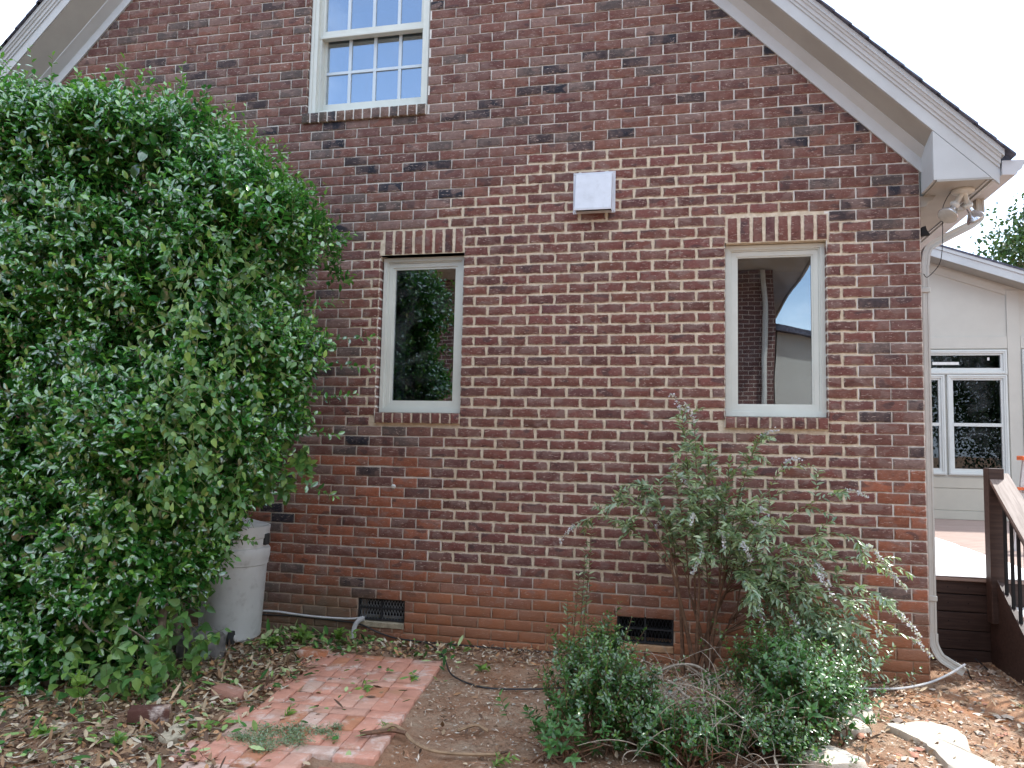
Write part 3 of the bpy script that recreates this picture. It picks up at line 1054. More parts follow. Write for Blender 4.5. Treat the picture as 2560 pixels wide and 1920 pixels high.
# ---- crawl space vents
def crawl(x0, x1, z0, z1, sill_mat):
    f = MB()
    f.ring(x0 + 0.002, x1 - 0.002, z0, z1, 0.012, 0.012, 0.05)
    xm = (x0 + x1) / 2
    f.box(xm - 0.006, xm + 0.006, 0.010, 0.05, z0 + 0.012, z1 - 0.012)
    zm = (z0 + z1) / 2 + 0.008
    f.box(x0 + 0.014, x1 - 0.014, 0.013, 0.048, zm - 0.006, zm + 0.006)
    v = f.build("crawl_vent", M['metal_dark'], house)
    g = MB()
    for xa, xb in ((x0 + 0.014, xm - 0.007), (xm + 0.007, x1 - 0.014)):
        n = 7
        p = (xb - xa) / n
        for za, zb in ((z0 + 0.012, zm - 0.006), (zm + 0.006, z1 - 0.012)):
            for k in range(n):
                a0, a1 = xa + p * k, xa + p * (k + 1)
                g.tube([(a0, 0.020, za), (a1, 0.020, zb)], 0.0022, 4)
                g.tube([(a1, 0.023, za), (a0, 0.023, zb)], 0.0022, 4)
    g.build("grille", M['ladder_dim'] if 'ladder_dim' in M else M['metal_dark'], v)
    MB().box(x0 - .1, x1 + .1, 0.25, 0.30, 0.0, 0.4).build("crawl_shade_panel", M['black'], house)  # black sheet painting the dark behind the vent grille
    s = MB()
    s.prism([(x0 + .003, -0.012, z0 - 0.045), (x0 + .003, -0.016, z0 - 0.008), (x0 + .003, 0.19, z0 + 0.001), (x0 + .003, 0.19, z0 - 0.045)], (x1 - x0 - .006, 0, 0))
    s.build("vent_sill", sill_mat, house)
    b = MB().box(x0 + .001, x1 - .001, 0.0, 0.1, -0.02, z0 - 0.046).build("vent_base", M['mortar'], house)
    n = 4
    p = (x1 - x0) / n
    for k in range(n):
        one_brick("base_brick", b, (x0 + p * (k + .5), 0.0, (z0 - 0.046) / 2), p - 0.012, z0 - 0.052, 0.005, False)
M['grille_grey'] = mat_plain("weathered_vent_mesh", (0.20, 0.21, 0.22), 0.6, 0.2, 30.0)
M['ladder_dim'] = M['grille_grey']
crawl(-3.927, -3.55, 0.128, 0.290, M['concrete'])
M['ladder_dim'] = M['metal_dark']
crawl(-1.985, -1.598, 0.110, 0.290, M['sandy'])

# ---- roof, rakes, soffits
YF = -0.262                      # face of the rake board
def rake(sign, c_b, c_s, c_f):
    """sign +1 right slope, -1 left; c = height of each line at the ridge"""
    def P(c, u, y):              # point u metres (in x) from the ridge
        return (RIDGE + sign * u, y, c - u)
    u1 = 4.135 if sign > 0 else 4.14
    def slab(name, pts, mat, u0=0.0, ue=None):
        """profile pts (c, y) swept down the slope"""
        ue = u1 if ue is None else ue
        a = [P(c, u0, y) for c, y in pts]
        b = [P(c, ue, y) for c, y in pts]
        n = len(pts)
        mb = MB()
        mb.add(a + b, [tuple(range(n)), tuple(range(n, 2 * n))[::-1]] + [(i, (i + 1) % n, n + (i + 1) % n, n + i) for i in range(n)])
        return mb.build(name, mat, house)
    slab("frieze_board", [(c_b, -0.002), (c_b, -0.024), (c_b + 0.095, -0.024), (c_b + 0.14, -0.10), (c_b + 0.17, -0.10), (c_b + 0.17, -0.002)], M['paint'])
    slab("soffit", [(c_b + 0.142, -0.09), (c_f - 0.005, YF + 0.012), (c_f + 0.03, YF + 0.012), (c_b + 0.172, -0.09)], M['soffit'])
    ue = 4.487
    slab("rake_board", [(c_f, YF), (c_f + 0.10, YF), (c_f + 0.10, YF + 0.02), (c_f, YF + 0.02)], M['paint'], 0, ue)
    c1 = c_f + 0.10
    slab("crown_moulding", [(c1, YF + 0.02), (c1, YF - 0.010), (c1 + 0.022, YF - 0.012), (c1 + 0.024, YF - 0.022), (c1 + 0.052, YF - 0.026), (c1 + 0.055, YF - 0.036),
                            (c1 + 0.092, YF - 0.046), (c1 + 0.098, YF - 0.052), (c1 + 0.113, YF - 0.052), (c1 + 0.113, YF + 0.02)], M['paint'], 0, ue)
    # shingle courses, each lapping the next
    sh = MB()
    e = 4.535
    n = 44
    ct = c_f + 0.2185
    for k in range(n):
        ua, ub = e * k / n, e * (k + 1) / n + 0.02
        y0 = YF - 0.075 + random.uniform(-0.006, 0.004)
        t0, t1 = 0.006, 0.015
        pts = [P(ct, ua, y0), P(ct, ub, y0), P(ct + t1, ub, y0), P(ct + t0, ua, y0)]
        sh.prism(pts, (0, 6.6, 0))
    sh.build("roof", M['shingle'], house)
    # roof deck under the shingles
    slab("roof_deck", [(ct - 0.002, YF - 0.05), (ct - 0.002, 6.3), (ct - 0.045, 6.3), (ct - 0.045, YF - 0.05)], M['paint'], 0, 4.50)
rake(1, 7.440, 0, 7.635)
rake(-1, 7.385, 0, 7.687)

# boxed eave return at the right corner
e = MB()
e.prism([(0.012, YF, 3.195), (0.335, YF, 3.195), (0.012, YF, 3.518)], (0, 0.018, 0))
e.build("return_face", M['paint'], house)
MB().box(0.010, 0.028, YF + 0.0185, -0.004, 3.190, 3.52).build("return_side", M['paint'], house)
s = MB()
s.box(0.030, 0.372, YF + 0.0005, 6.0, 3.182, 3.1945)
s.build("eave_soffit", M['soffit'], house)
g = MB()
g.box(0.318, 0.330, YF + 0.01, 6.0, 3.176, 3.1815)
g.box(0.346, 0.370, YF + 0.01, 6.0, 3.172, 3.1815)
g.build("soffit_moulding", M['paint'], house)
b = MB()
b.prism([(0.006, 0.02, 3.181), (0.105, 0.02, 3.181), (0.085, 0.02, 3.155), (0.055, 0.02, 3.14), (0.045, 0.02, 3.11), (0.006, 0.02, 3.105)], (0, 5.9, 0))
b.build("bed_moulding", M['soffit'], house)
MB().box(0.374, 0.392, YF + 0.0005, 6.0, 3.190, 3.33).build("eave_fascia", M['paint'], house)

# gutter with its K profile, running back along the eave
gp = [(0.396, 3.285), (0.396, 3.200), (0.470, 3.195), (0.478, 3.215), (0.500, 3.232), (0.512, 3.262), (0.530, 3.268), (0.530, 3.285), (0.525, 3.285), (0.522, 3.274),
      (0.506, 3.267), (0.494, 3.236), (0.474, 3.222), (0.466, 3.201), (0.402, 3.206), (0.402, 3.285)]
gt = MB()
gt.prism([(x, -0.285, z) for x, z in gp], (0, 6.2, 0))
gt.prism([(x, -0.287, z) for x, z in [(0.394, 3.287), (0.394, 3.198), (0.471, 3.193), (0.480, 3.213), (0.502, 3.230), (0.514, 3.260), (0.532, 3.287)]], (0, 0.004, 0))
gutter = gt.build("gutter", M['alu'], house)

# downspout: outlet, slanted run, upright with ribs, kick-out at the foot
def rect_sweep(mb, pts, wa, wb, side):
    """rectangular pipe with ribbed faces through pts; side = horizontal width axis"""
    P = [Vector(p) for p in pts]
    S = Vector(side).normalized()
    prof = []
    for (u, v) in ((-1, -1), (-.6, -1), (-.5, -.86), (-.35, -.86), (-.25, -1), (.25, -1), (.35, -.86), (.5, -.86), (.6, -1), (1, -1),
                   (1, -.5), (.9, -.35), (.9, .35), (1, .5), (1, 1), (.6, 1), (.5, .86), (.35, .86), (.25, 1), (-.25, 1), (-.35, .86), (-.5, .86), (-.6, 1), (-1, 1),
                   (-1, .5), (-.9, .35), (-.9, -.35), (-1, -.5)):
        prof.append((u * wa / 2, v * wb / 2))
    n = len(prof)
    V = []
    for k, p in enumerate(P):
        d = (P[min(k + 1, len(P) - 1)] - P[max(k - 1, 0)]).normalized()
        a = (S - d * S.dot(d)).normalized()
        b = d.cross(a)
        V += [(p + a * u + b * v)[:] for u, v in prof]
    F = [(k * n + i, k * n + (i + 1) % n, (k + 1) * n + (i + 1) % n, (k + 1) * n + i) for k in range(len(P) - 1) for i in range(n)]
    F += [tuple(range(n)), tuple((len(P) - 1) * n + i for i in range(n))]
    mb.add(V, F)
ds = MB()
top = spline([(0.43, 0.225, 3.20), (0.43, 0.222, 3.10), (0.405, 0.215, 3.045), (0.25, 0.165, 2.955), (0.10, 0.112, 2.865), (0.058, 0.098, 2.81), (0.045, 0.095, 2.72)], 7)
rect_sweep(ds, top, 0.066, 0.05, (0.0, 1.0, 0.0))
downspout = ds.build("downspout", M['ds'], house)
d2 = MB()
rect_sweep(d2, [(0.043, 0.094, 2.725), (0.041, 0.094, 1.9), (0.041, 0.094, 0.24)], 0.07, 0.044, (0, 1, 0))
d2.build("downspout_pipe", M['ds'], downspout)
d3 = MB()
rect_sweep(d3, spline([(0.041, 0.092, 0.30), (0.043, 0.088, 0.235), (0.075, 0.075, 0.165), (0.13, 0.055, 0.125), (0.205, 0.028, 0.085)], 7), 0.076, 0.054, (0, 1, 0))
d3.build("kick_out_elbow", M['ds'], downspout)
for z in (2.55, 0.525):
    MB().bbox(0.008, 0.068, 0.052, 0.136, z - 0.016, z + 0.016, 0.002).build("strap", M['ds'], downspout)
for k in range(6):
    p = top[22 + 3 * k] if 22 + 3 * k < len(top) else top[-1]

# ------------------------------------------------------------------ things fixed to the house
hood = thing("vent_hood", (-2.18, 0.0, 3.31), "square white sheet metal exhaust hood jutting from the brick wall", "vent")
h = MB()
h.ring(-2.335, -2.026, 3.160, 3.468, 0.045, -0.012, -0.0065)
h.build("flange", M['metal_white'], hood)
h = MB()
xa, xb, za, zb = -2.312, -2.050, 3.166, 3.452
h.add([(xa, -0.010, zb), (xb, -0.010, zb), (xb, -0.035, zb - 0.006), (xa, -0.035, zb - 0.006), (xa, -0.10, za), (xb, -0.10, za), (xa, -0.010, za), (xb, -0.010, za),
       (xa + .004, -0.095, za), (xb - .004, -0.095, za)],
      [(0, 1, 2, 3), (3, 2, 5, 4), (0, 3, 4, 6), (1, 7, 5, 2)])
h.build("hood_cover", M['metal_white'], hood)
MB().box(xa - 0.002, xb + 0.002, -0.103, -0.097, za - 0.006, za + 0.010).build("folded_lip", M['metal_white'], hood)
MB().box(-2.337, -2.024, -0.0068, -0.0045, 3.462, 3.474).build("sealant_bead", M['porcelain'], hood)
MB().box(xa + .006, xb - .006, -0.085, -0.011, za + 0.012, za + 0.016).build("damper_flap", M['metal_dark'], hood)
for x, z in ((-2.325, 3.458), (-2.036, 3.458), (-2.325, 3.170), (-2.036, 3.170)):
    MB().lathe([(0.006, 0), (0.006, 0.003), (0.002, 0.005)], (x, -0.012, z), (0, -1, 0), 8).build("screw", M['alu'], hood)

fl = thing("flood_light", (0.24, -0.07, 3.182), "twin reflector flood light under the white eave corner", "outdoor light")
MB().lathe([(0.068, 0), (0.068, 0.010), (0.060, 0.020), (0.028, 0.026), (0.022, 0.034)], (0.24, -0.07, 3.180), (0, 0, -1), 24).build("base_plate", M['porcelain'], fl)
def lamp(tip, base, face_dir):
    b = Vector(base); f = Vector(tip); ax = (f - b).normalized()
    L = (f - b).length
    MB().lathe([(0.016, 0), (0.017, L * .38), (0.020, L * .40), (0.020, L * .46)], b, ax, 14).build("lamp_arm", M['porcelain'], fl)
    sck = MB().lathe([(0.022, L * .44), (0.031, L * .50), (0.031, L * .58), (0.022, L * .64), (0.018, L * .66)], b, ax, 18).build("socket", M['wtrim'], fl)
    fd = Vector(face_dir).normalized()
    s0 = b + ax * (L * .64)
    rf = MB().lathe([(0.018, 0), (0.020, 0.030), (0.034, 0.048), (0.055, 0.078), (0.062, 0.094), (0.061, 0.098)], s0, fd, 24).build("reflector_bulb", M['bulb'], fl)
    MB().lathe([(0.0605, 0.0935), (0.058, 0.101), (0.040, 0.107), (0.012, 0.110)], s0, fd, 24).build("lens", M['bulb_face'], rf)
lamp((0.162, -0.050, 3.035), (0.232, -0.072, 3.155), (-0.55, -0.42, -0.80))
lamp((0.300, -0.010, 3.030), (0.252, -0.066, 3.155), (0.50, 0.10, -0.80))
MB().bbox(0.215, 0.262, -0.03, 0.002, 3.055, 3.085, 0.004).build("sensor", M['porcelain'], fl)

MB_ = MB()
MB_.prism([(0.008, 0.0, 2.905), (0.060, 0.0, 2.912), (0.040, 0.0, 2.945), (0.034, 0.0, 2.972), (0.010, 0.0, 2.965)], (0, 0.03, 0))
o = MB_.build("cable_clip", M['black'], None, (0.03, 0, 2.93))
tag(o, "black plastic wedge clip at the brick corner above the downspout bend", "clip")
w = MB()
w.tube(spline([(0.175, -0.05, 3.175), (0.150, -0.055, 3.14), (0.125, -0.055, 3.08), (0.12, -0.05, 3.02), (0.122, -0.045, 2.93), (0.118, -0.04, 2.80), (0.10, -0.03, 2.70), (0.045, 0.02, 2.63), (0.012, -0.008, 2.645)], 6), 0.0028, 5)
w.tube(spline([(0.05, 0.005, 2.93), (0.12, 0.02, 2.99), (0.22, 0.05, 3.08), (0.33, 0.10, 3.172)], 5), 0.003, 5)
o = w.build("lamp_wire", M['cable_b'], None, (0.12, -0.05, 2.9))
tag(o, "thin dark wire hanging from the flood light down to the downspout", "wire")

o = MB().lathe([(0.019, 0), (0.019, 0.006), (0.012, 0.012), (0.011, 0.022), (0.004, 0.024)], (-3.668, -0.004, 1.127), (0, -1, 0), 16).build("wall_plug", M['porcelain'], None, (-3.668, 0, 1.127))
tag(o, "small round white plug screwed into the wall below the left casement", "wall plug")

# ------------------------------------------------------------------ sunroom, deck, stairs
DZ = 0.590
YS = 6.0
sun_room = thing("sunroom", (3.5, YS, 0), "cream panelled sunroom with dark windows beyond the wooden deck", "sunroom")
def roof_z(x):                   # underside of the sloping eave
    return 4.13 - 0.37 * (x - 1.75)
wl = MB()
WINS = [(1.20, 1.925, 1.19, 2.546), (1.955, 2.690, 1.19, 2.546), (1.20, 2.690, 2.556, 2.886), (2.880, 3.9, 1.19, 2.89)]
x_b = [0.0, 1.20, 1.925, 1.955, 2.690, 2.880, 3.9, 6.5]
z_b = [DZ, 1.19, 2.546, 2.556, 2.886, 2.89]
for i in range(len(x_b) - 1):
    xa, xb = x_b[i], x_b[i + 1]
    xm = (xa + xb) / 2
    for j in range(len(z_b) - 1):
        za, zb = z_b[j], z_b[j + 1]
        zm = (za + zb) / 2
        if any(a < xm < b and c < zm < d for a, b, c, d in WINS):
            continue
        wl.box(xa, xb, YS, YS + 0.15, za, zb)
    ta, tb = roof_z(xa) + 0.1, roof_z(xb) + 0.1
    wl.prism([(xa, YS, 2.89), (xb, YS, 2.89), (xb, YS, tb), (xa, YS, ta)], (0, 0.15, 0))
wl.build("wall", M['siding'], sun_room)
# boards and battens standing proud of the panels
def board(name, x0, x1, z0, z1, y=0.018, mat='siding'):
    return MB().bbox(x0, x1, YS - y, YS - 0.0005, z0, z1, 0.003).build(name, M[mat], sun_room)
board("trim_board", 2.712, 2.868, 0.62, 3.70)
board("trim_board", 1.0, 2.710, 2.905, 3.070)
board("trim_board", 3.9, 4.05, 0.62, 3.25)
board("trim_board", 2.87, 3.898, 2.905, 3.07)
board("trim_board", 1.0, 2.710, 1.010, 1.150, 0.014, 'siding_low')
board("trim_board", 1.0, 2.710, 0.712, 1.004, 0.010, 'siding_low')
board("trim_board", 1.0, 2.710, 0.592, 0.706, 0.020, 'siding_low')
mb = MB()
mb.prism([(1.2, YS - 0.016, roof_z(1.2) - 0.03), (2.71, YS - 0.016, roof_z(2.71) - 0.03), (2.71, YS - 0.016, roof_z(2.71) - 0.14), (1.2, YS - 0.016, roof_z(1.2) - 0.14)], (0, 0.0155, 0))
mb.build("sloping_trim", M['siding'], sun_room)
def sr_window(x0, x1, z0, z1, rail, name="window"):
    f = MB()
    f.ring(x0, x1, z0, z1, 0.045, YS - 0.035, YS + 0.06)
    f.ring(x0 + 0.012, x1 - 0.012, z0 + 0.012, z1 - 0.012, 0.012, YS - 0.042, YS)
    w = f.build(name, M['wtrim'], sun_room)
    s = MB()
    s.ring(x0 + 0.042, x1 - 0.042, z0 + 0.042, z1 - 0.042, 0.034, YS - 0.018, YS + 0.05, 0.045, 0.03)
    if rail:
        s.box(x0 + 0.07, x1 - 0.07, YS - 0.024, YS + 0.05, rail - 0.022, rail + 0.022)
    s.build("sash", M['wtrim'], w)
    MB().box(x0 + 0.06, x1 - 0.06, YS + 0.01, YS + 0.016, z0 + 0.06, z1 - 0.06).build("pane", M['glass_dark'], w)
    return w
sr_window(1.205, 1.925, 1.185, 2.546, 1.868)
sr_window(1.955, 2.690, 1.185, 2.546, 1.868)
tw = sr_window(1.205, 2.697, 2.552, 2.886, None)
sr_window(2.880, 3.895, 1.185, 2.888, 2.5)
MB().box(1.79, 2.12, YS + 0.004, YS + 0.0085, 2.685, 2.725).build("sticker", M['label'], tw)
MB().box(2.47, 2.495, YS + 0.004, YS + 0.0085, 2.745, 2.785).build("sticker", M['label'], tw)
r = MB()
r.box(0.6, 4.4, YS + 2.6, YS + 2.65, DZ, 3.2)
r.box(0.55, 0.6, YS + 0.16, YS + 2.65, DZ, 3.2)
r.box(4.4, 4.45, YS + 0.16, YS + 2.65, DZ, 3.2)
r.box(0.55, 4.45, YS + 0.16, YS + 2.65, 3.2, 3.25)
r.box(0.55, 4.45, YS + 0.16, YS + 2.65, DZ - .05, DZ)
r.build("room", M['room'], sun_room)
rf = MB()
def rz(x, o): return roof_z(x) + o
xa, xb = -0.2, 6.8
rf.prism([(xa, YS - 0.32, rz(xa, 0.165)), (xb, YS - 0.32, rz(xb, 0.165)), (xb, YS - 0.32, rz(xb, 0.19)), (xa, YS - 0.32, rz(xa, 0.19))], (0, 4.5, 0))
rf.build("roof", M['shingle'], sun_room)
ff = MB()
ff.prism([(xa, YS - 0.30, rz(xa, 0.0)), (xb, YS - 0.30, rz(xb, 0.0)), (xb, YS - 0.30, rz(xb, 0.163)), (xa, YS - 0.30, rz(xa, 0.163))], (0, 0.02, 0))
ff.prism([(xa, YS - 0.312, rz(xa, 0.115)), (xb, YS - 0.312, rz(xb, 0.115)), (xb, YS - 0.312, rz(xb, 0.163)), (xa, YS - 0.312, rz(xa, 0.163))], (0, 0.0115, 0))
ff.build("fascia", M['paint'], sun_room)
sf = MB()
sf.prism([(xa, YS - 0.279, rz(xa, 0.0)), (xb, YS - 0.279, rz(xb, 0.0)), (xb, YS - 0.279, rz(xb, 0.02)), (xa, YS - 0.279, rz(xa, 0.02))], (0, 0.278, 0))
sf.build("soffit", M['soffit'], sun_room)

deck = thing("deck", (2.2, 3.2, 0), "brown composite deck beside the brick corner with dark riser boards", "deck")
for k in range(38):
    y0 = 0.600 + k * 0.1422
    MB().bbox(0.11, 4.6, y0, y0 + 0.137, DZ - 0.025, DZ, 0.003).build("deck_board", M['deck_top'], deck)
zs = [(0.474, 0.562), (0.350, 0.468), (0.222, 0.344), (0.090, 0.216), (-0.04, 0.084)]
for a, b in zs:
    MB().bbox(0.11, 4.6, 0.622, 0.642, a, b, 0.003).build("riser_board", M['deck_dark'], deck)
MB().box(0.12, 4.6, 0.645, 0.70, -0.05, DZ - 0.027).build("rim_joist", M['black'], deck)
mb = MB()
for x in (0.30, 0.43):
    for a, b in zs[:4]:
        mb.lathe([(0.004, 0), (0.004, 0.002), (0.001, 0.0025)], (x, 0.6225, (a + b) / 2), (0, -1, 0), 6)
mb.build("screw_heads", M['black'], deck)

stairs = thing("deck_stairs", (1.2, 0.1, 0), "dark brown deck stairs with sloping plank handrail and black balusters", "stairs")
MB().prism([(0.560, 0.598, -0.02), (0.560, 0.598, 0.60), (0.560, 0.46, 0.60), (0.560, -0.42, 0.0), (0.560, -0.42, -0.02)], (0.038, 0, 0)).build("stringer", M['deck_dark'], stairs)
mb = MB()
mb.prism([(0.5515, 0.44, 0.61), (0.5515, -0.46, 0.0), (0.5515, -0.30, 0.0), (0.5515, 0.44, 0.50)], (0.008, 0, 0))
mb.build("stringer_trim", M['deck_dark'], stairs)
for k, (ya, z) in enumerate(((0.33, 0.395), (0.05, 0.20))):
    MB().bbox(0.600, 1.75, ya - 0.02, ya + 0.27, z - 0.025, z, 0.003).build("tread", M['deck_top'], stairs)
    MB().box(0.600, 1.75, ya + 0.272, ya + 0.285, z + 0.001, z + 0.165).build("riser", M['deck_dark'], stairs)
MB().prism([(1.755, 0.598, -0.02), (1.755, 0.598, 0.60), (1.755, 0.46, 0.60), (1.755, -0.42, 0.0), (1.755, -0.42, -0.02)], (0.038, 0, 0)).build("stringer", M['deck_dark'], stairs)
MB().bbox(0.522, 0.620, 0.452, 0.550, 0.31, 1.368, 0.004).build("post", M['deck_dark'], stairs)
MB().bbox(0.522, 0.620, -0.56, -0.462, 0.0, 0.70, 0.004).build("post", M['deck_dark'], stairs)
SL = 0.68
def rail_bar(x0, x1, ya, yb, z_at, t, name, mat):
    MB().prism([(x0, ya, z_at(ya)), (x0, yb, z_at(yb)), (x0, yb, z_at(yb) - t), (x0, ya, z_at(ya) - t)], (x1 - x0, 0, 0)).build(name, M[mat], stairs)
zr = lambda y: 1.325 + (y - 0.5) * SL
rail_bar(0.530, 0.668, 0.512, -0.62, zr, 0.030, "handrail", 'rail_top')
rail_bar(0.560, 0.600, 0.450, -0.46, lambda y: zr(y) - 0.036, 0.075, "upper_rail", 'deck_dark')
rail_bar(0.560, 0.600, 0.450, -0.46, lambda y: zr(y) - 0.70, 0.05, "lower_rail", 'deck_dark')
for k in range(8):
    y = 0.36 - 0.105 * k
    MB().box(0.572, 0.590, y - 0.009, y + 0.009, zr(y) - 0.71, zr(y) - 0.10).build("baluster", M['black'], stairs)
# railing of the deck edge beyond the stairs is out of the frame

def cloth(name, xs, ys, zf, label, thick=0.004):
    nx_, ny_ = len(xs), len(ys)
    V = np.array([(x, y, zf(x, y)) for x in xs for y in ys])
    i_ = np.arange(nx_ * ny_).reshape(nx_, ny_)
    F = np.stack([i_[:-1, :-1], i_[1:, :-1], i_[1:, 1:], i_[:-1, 1:]], -1).reshape(-1, 4)
    V2 = V - np.array([0, 0, thick])
    nF = len(V)
    rim = np.concatenate([i_[0, :], i_[1:, -1], i_[-1, -2::-1], i_[-2:0:-1, 0]])
    R = np.stack([rim, np.roll(rim, -1), np.roll(rim, -1) + nF, rim + nF], 1)
    base = (float(np.mean(xs)), float(np.mean(ys)), float(V[:, 2].min()))
    o = link(name, np_mesh(name, np.concatenate([V, V2]), np.concatenate([F, F[:, ::-1] + nF, R]), M['cloth'], None, True, base), None, base)
    return tag(o, label, "drop cloth")
cloth("drop_cloth", np.linspace(0.13, 1.0, 30), np.linspace(0.597, 3.5, 70),
      lambda x, y: DZ + 0.008 + 0.010 * abs(math.sin(7 * x + 2.1 * y + math.sin(5 * y))) * (0.4 + 0.6 * math.sin(3 * x * y) ** 2) * (0.2 if y < 0.7 else 1),
      "white painter's drop cloth spread flat over the deck boards")
def zt_st(x, y):
    if y > 0.61: return DZ + 0.03
    if y > 0.325: return 0.405 + 0.006 * math.sin(9 * x)
    return 0.210 + 0.006 * math.sin(8 * x)
cloth("drop_cloth", np.linspace(0.62, 1.3, 14), np.array([-0.0, 0.1, 0.2, 0.30, 0.318, 0.335, 0.4, 0.5, 0.585, 0.60]), zt_st,
      "white drop cloth stepping down the treads behind the black balusters")

lad = thing("step_ladder", (1.62, 2.5, DZ), "silver step ladder with orange fittings at the edge of the deck", "ladder")
MB().prism([(1.52, 2.49, 1.42), (1.56, 2.49, 1.42), (1.46, 2.49, DZ), (1.415, 2.49, DZ)], (0, 0.03, 0)).build("side_rail", M['ladder'], lad)
MB().prism([(1.92, 2.49, 1.42), (1.96, 2.49, 1.42), (2.06, 2.49, DZ), (2.015, 2.49, DZ)], (0, 0.03, 0)).build("side_rail", M['ladder'], lad)
for z in (0.85, 1.12):
    MB().bbox(1.45 + (z - .59) * .11, 2.02 - (z - .59) * .11, 2.44, 2.488, z, z + 0.025).build("step", M['ladder'], lad)
MB().bbox(1.49, 1.99, 2.43, 2.56, 1.42, 1.46, 0.005).build("top_cap", M['orange'], lad)
MB().bbox(1.455, 1.54, 2.462, 2.489, 1.145, 1.172, 0.004).build("rail_cover", M['orange'], lad)

# ------------------------------------------------------------------ neighbouring houses seen in the panes
nb = thing("neighbour_house", (-4, -8.6, 0), "brown brick neighbour house with pale eaves mirrored in the right casement", "house")
MB().box(-9.0, 0.02, -14.0, -8.6, 0, 4.72).build("wall", M['far_brick'], nb)
mb = MB()
mb.prism([(-9.6, -7.5, 4.93), (-9.6, -11.3, 6.5), (-9.6, -15.1, 4.93)], (10.2, 0, 0))
mb.build("roof", M['shingle'], nb)
mb = MB()
mb.box(-9.55, 0.55, -15.05, -7.55, 4.725, 4.76)
mb.box(-9.58, 0.58, -7.56, -7.52, 4.70, 4.925)
mb.box(0.56, 0.60, -15.0, -7.58, 4.70, 4.925)
mb.build("eave", M['soffit'], nb)
MB().tube([(-0.16, -8.54, 4.70), (-0.14, -8.54, 2.5), (-0.12, -8.54, 0.05)], 0.045, 8).build("downspout", M['ds'], nb)
nb2 = thing("garden_building", (1.6, -9.6, 0), "low cream building with a shallow roof mirrored in the right casement", "outbuilding")
mb = MB()
mb.prism([(0.15, -9.6, 0), (3.2, -9.6, 0), (3.2, -9.6, 3.1), (0.15, -9.6, 3.75)], (0, -2.5, 0))
mb.build("wall", M['siding'], nb2)
mb = MB()
mb.prism([(-0.1, -9.4, 3.78), (3.5, -9.4, 3.02), (3.5, -9.4, 3.12), (-0.1, -9.4, 3.90)], (0, -2.9, 0))
mb.build("roof", M['shingle'], nb2)
MB().box(1.25, 1.9, -9.598, -9.58, 0.9, 3.0).build("window", M['room'], nb2)

# ------------------------------------------------------------------ trees
def tree(name, base, height, crown_c, crown_r, nleaf, leaf, label, trunk_r=0.2, holes=0.5):
    t = thing(name, base, label, "tree")
    b = np.array(base, dtype=float)
    cc = np.array(crown_c, dtype=float)
    r = np.array(crown_r, dtype=float)
    limbs = []
    for k in range(12):
        d = unit(rng.normal(0, 1, 3)); d[2] = abs(d[2]) * 0.8 - 0.1
        limbs.append(bez(b + (cc - b) * rng.uniform(0.35, 0.8), cc + d * r * 0.3, cc + d * r * 0.85, 7))
    twig_object("trunk", [(np.array([bez(b, (b + cc) / 2 + np.array([0.2, 0.1, 0]), cc + np.array([0, 0, r[2] * 0.3]), 7)]), trunk_r, trunk_r * 0.3, 10),
                          (np.array(limbs), trunk_r * 0.32, trunk_r * 0.06, 6)], M['bark'], t, base)
    # clumps spread through the crown volume
    ncl = max(20, nleaf // 60)
    cd = unit(rng.normal(0, 1, (ncl, 3)))
    cp = cc + cd * r * (rng.random((ncl, 1)) ** 0.4)
    which = rng.integers(0, ncl, nleaf)
    P = cp[which] + rng.normal(0, 1, (nleaf, 3)) * (r.mean() * 0.13)
    A = unit(rng.normal(0, 1, (nleaf, 3)) + np.array([0, 0, -0.3]))
    N = unit(rng.normal(0, 1, (nleaf, 3)) + np.array([0, 0, 1.0]))
    L = leaf * rng.uniform(0.7, 1.3, nleaf)
    leaf_object("crown", P, A, N, L, L * 0.6, M['leaf_tree'], t, None, 'oval', base)
    return t
tree("leafy_tree", (12.8, 26.0, 0), 11, (12.6, 26.0, 8.4), (3.2, 3.0, 2.9), 16000, 0.17, "dark leafy tree rising beyond the sunroom roof")
tree("leafy_tree", (9.0, -10.5, 0), 9, (9.0, -10.5, 5.2), (4.0, 3.0, 4.6), 26000, 0.12, "broad green tree mirrored in the sunroom windows")
tree("leafy_tree", (11.5, -15.0, 0), 9, (11.5, -15.0, 5.0), (3.6, 3.0, 4.4), 20000, 0.12, "round green tree behind the low cream building")
tree("leafy_tree", (14.5, -6.0, 0), 9, (14.5, -6.0, 5.0), (3.6, 3.6, 4.4), 20000, 0.12, "tall green tree mirrored at the edge of the sunroom glass")

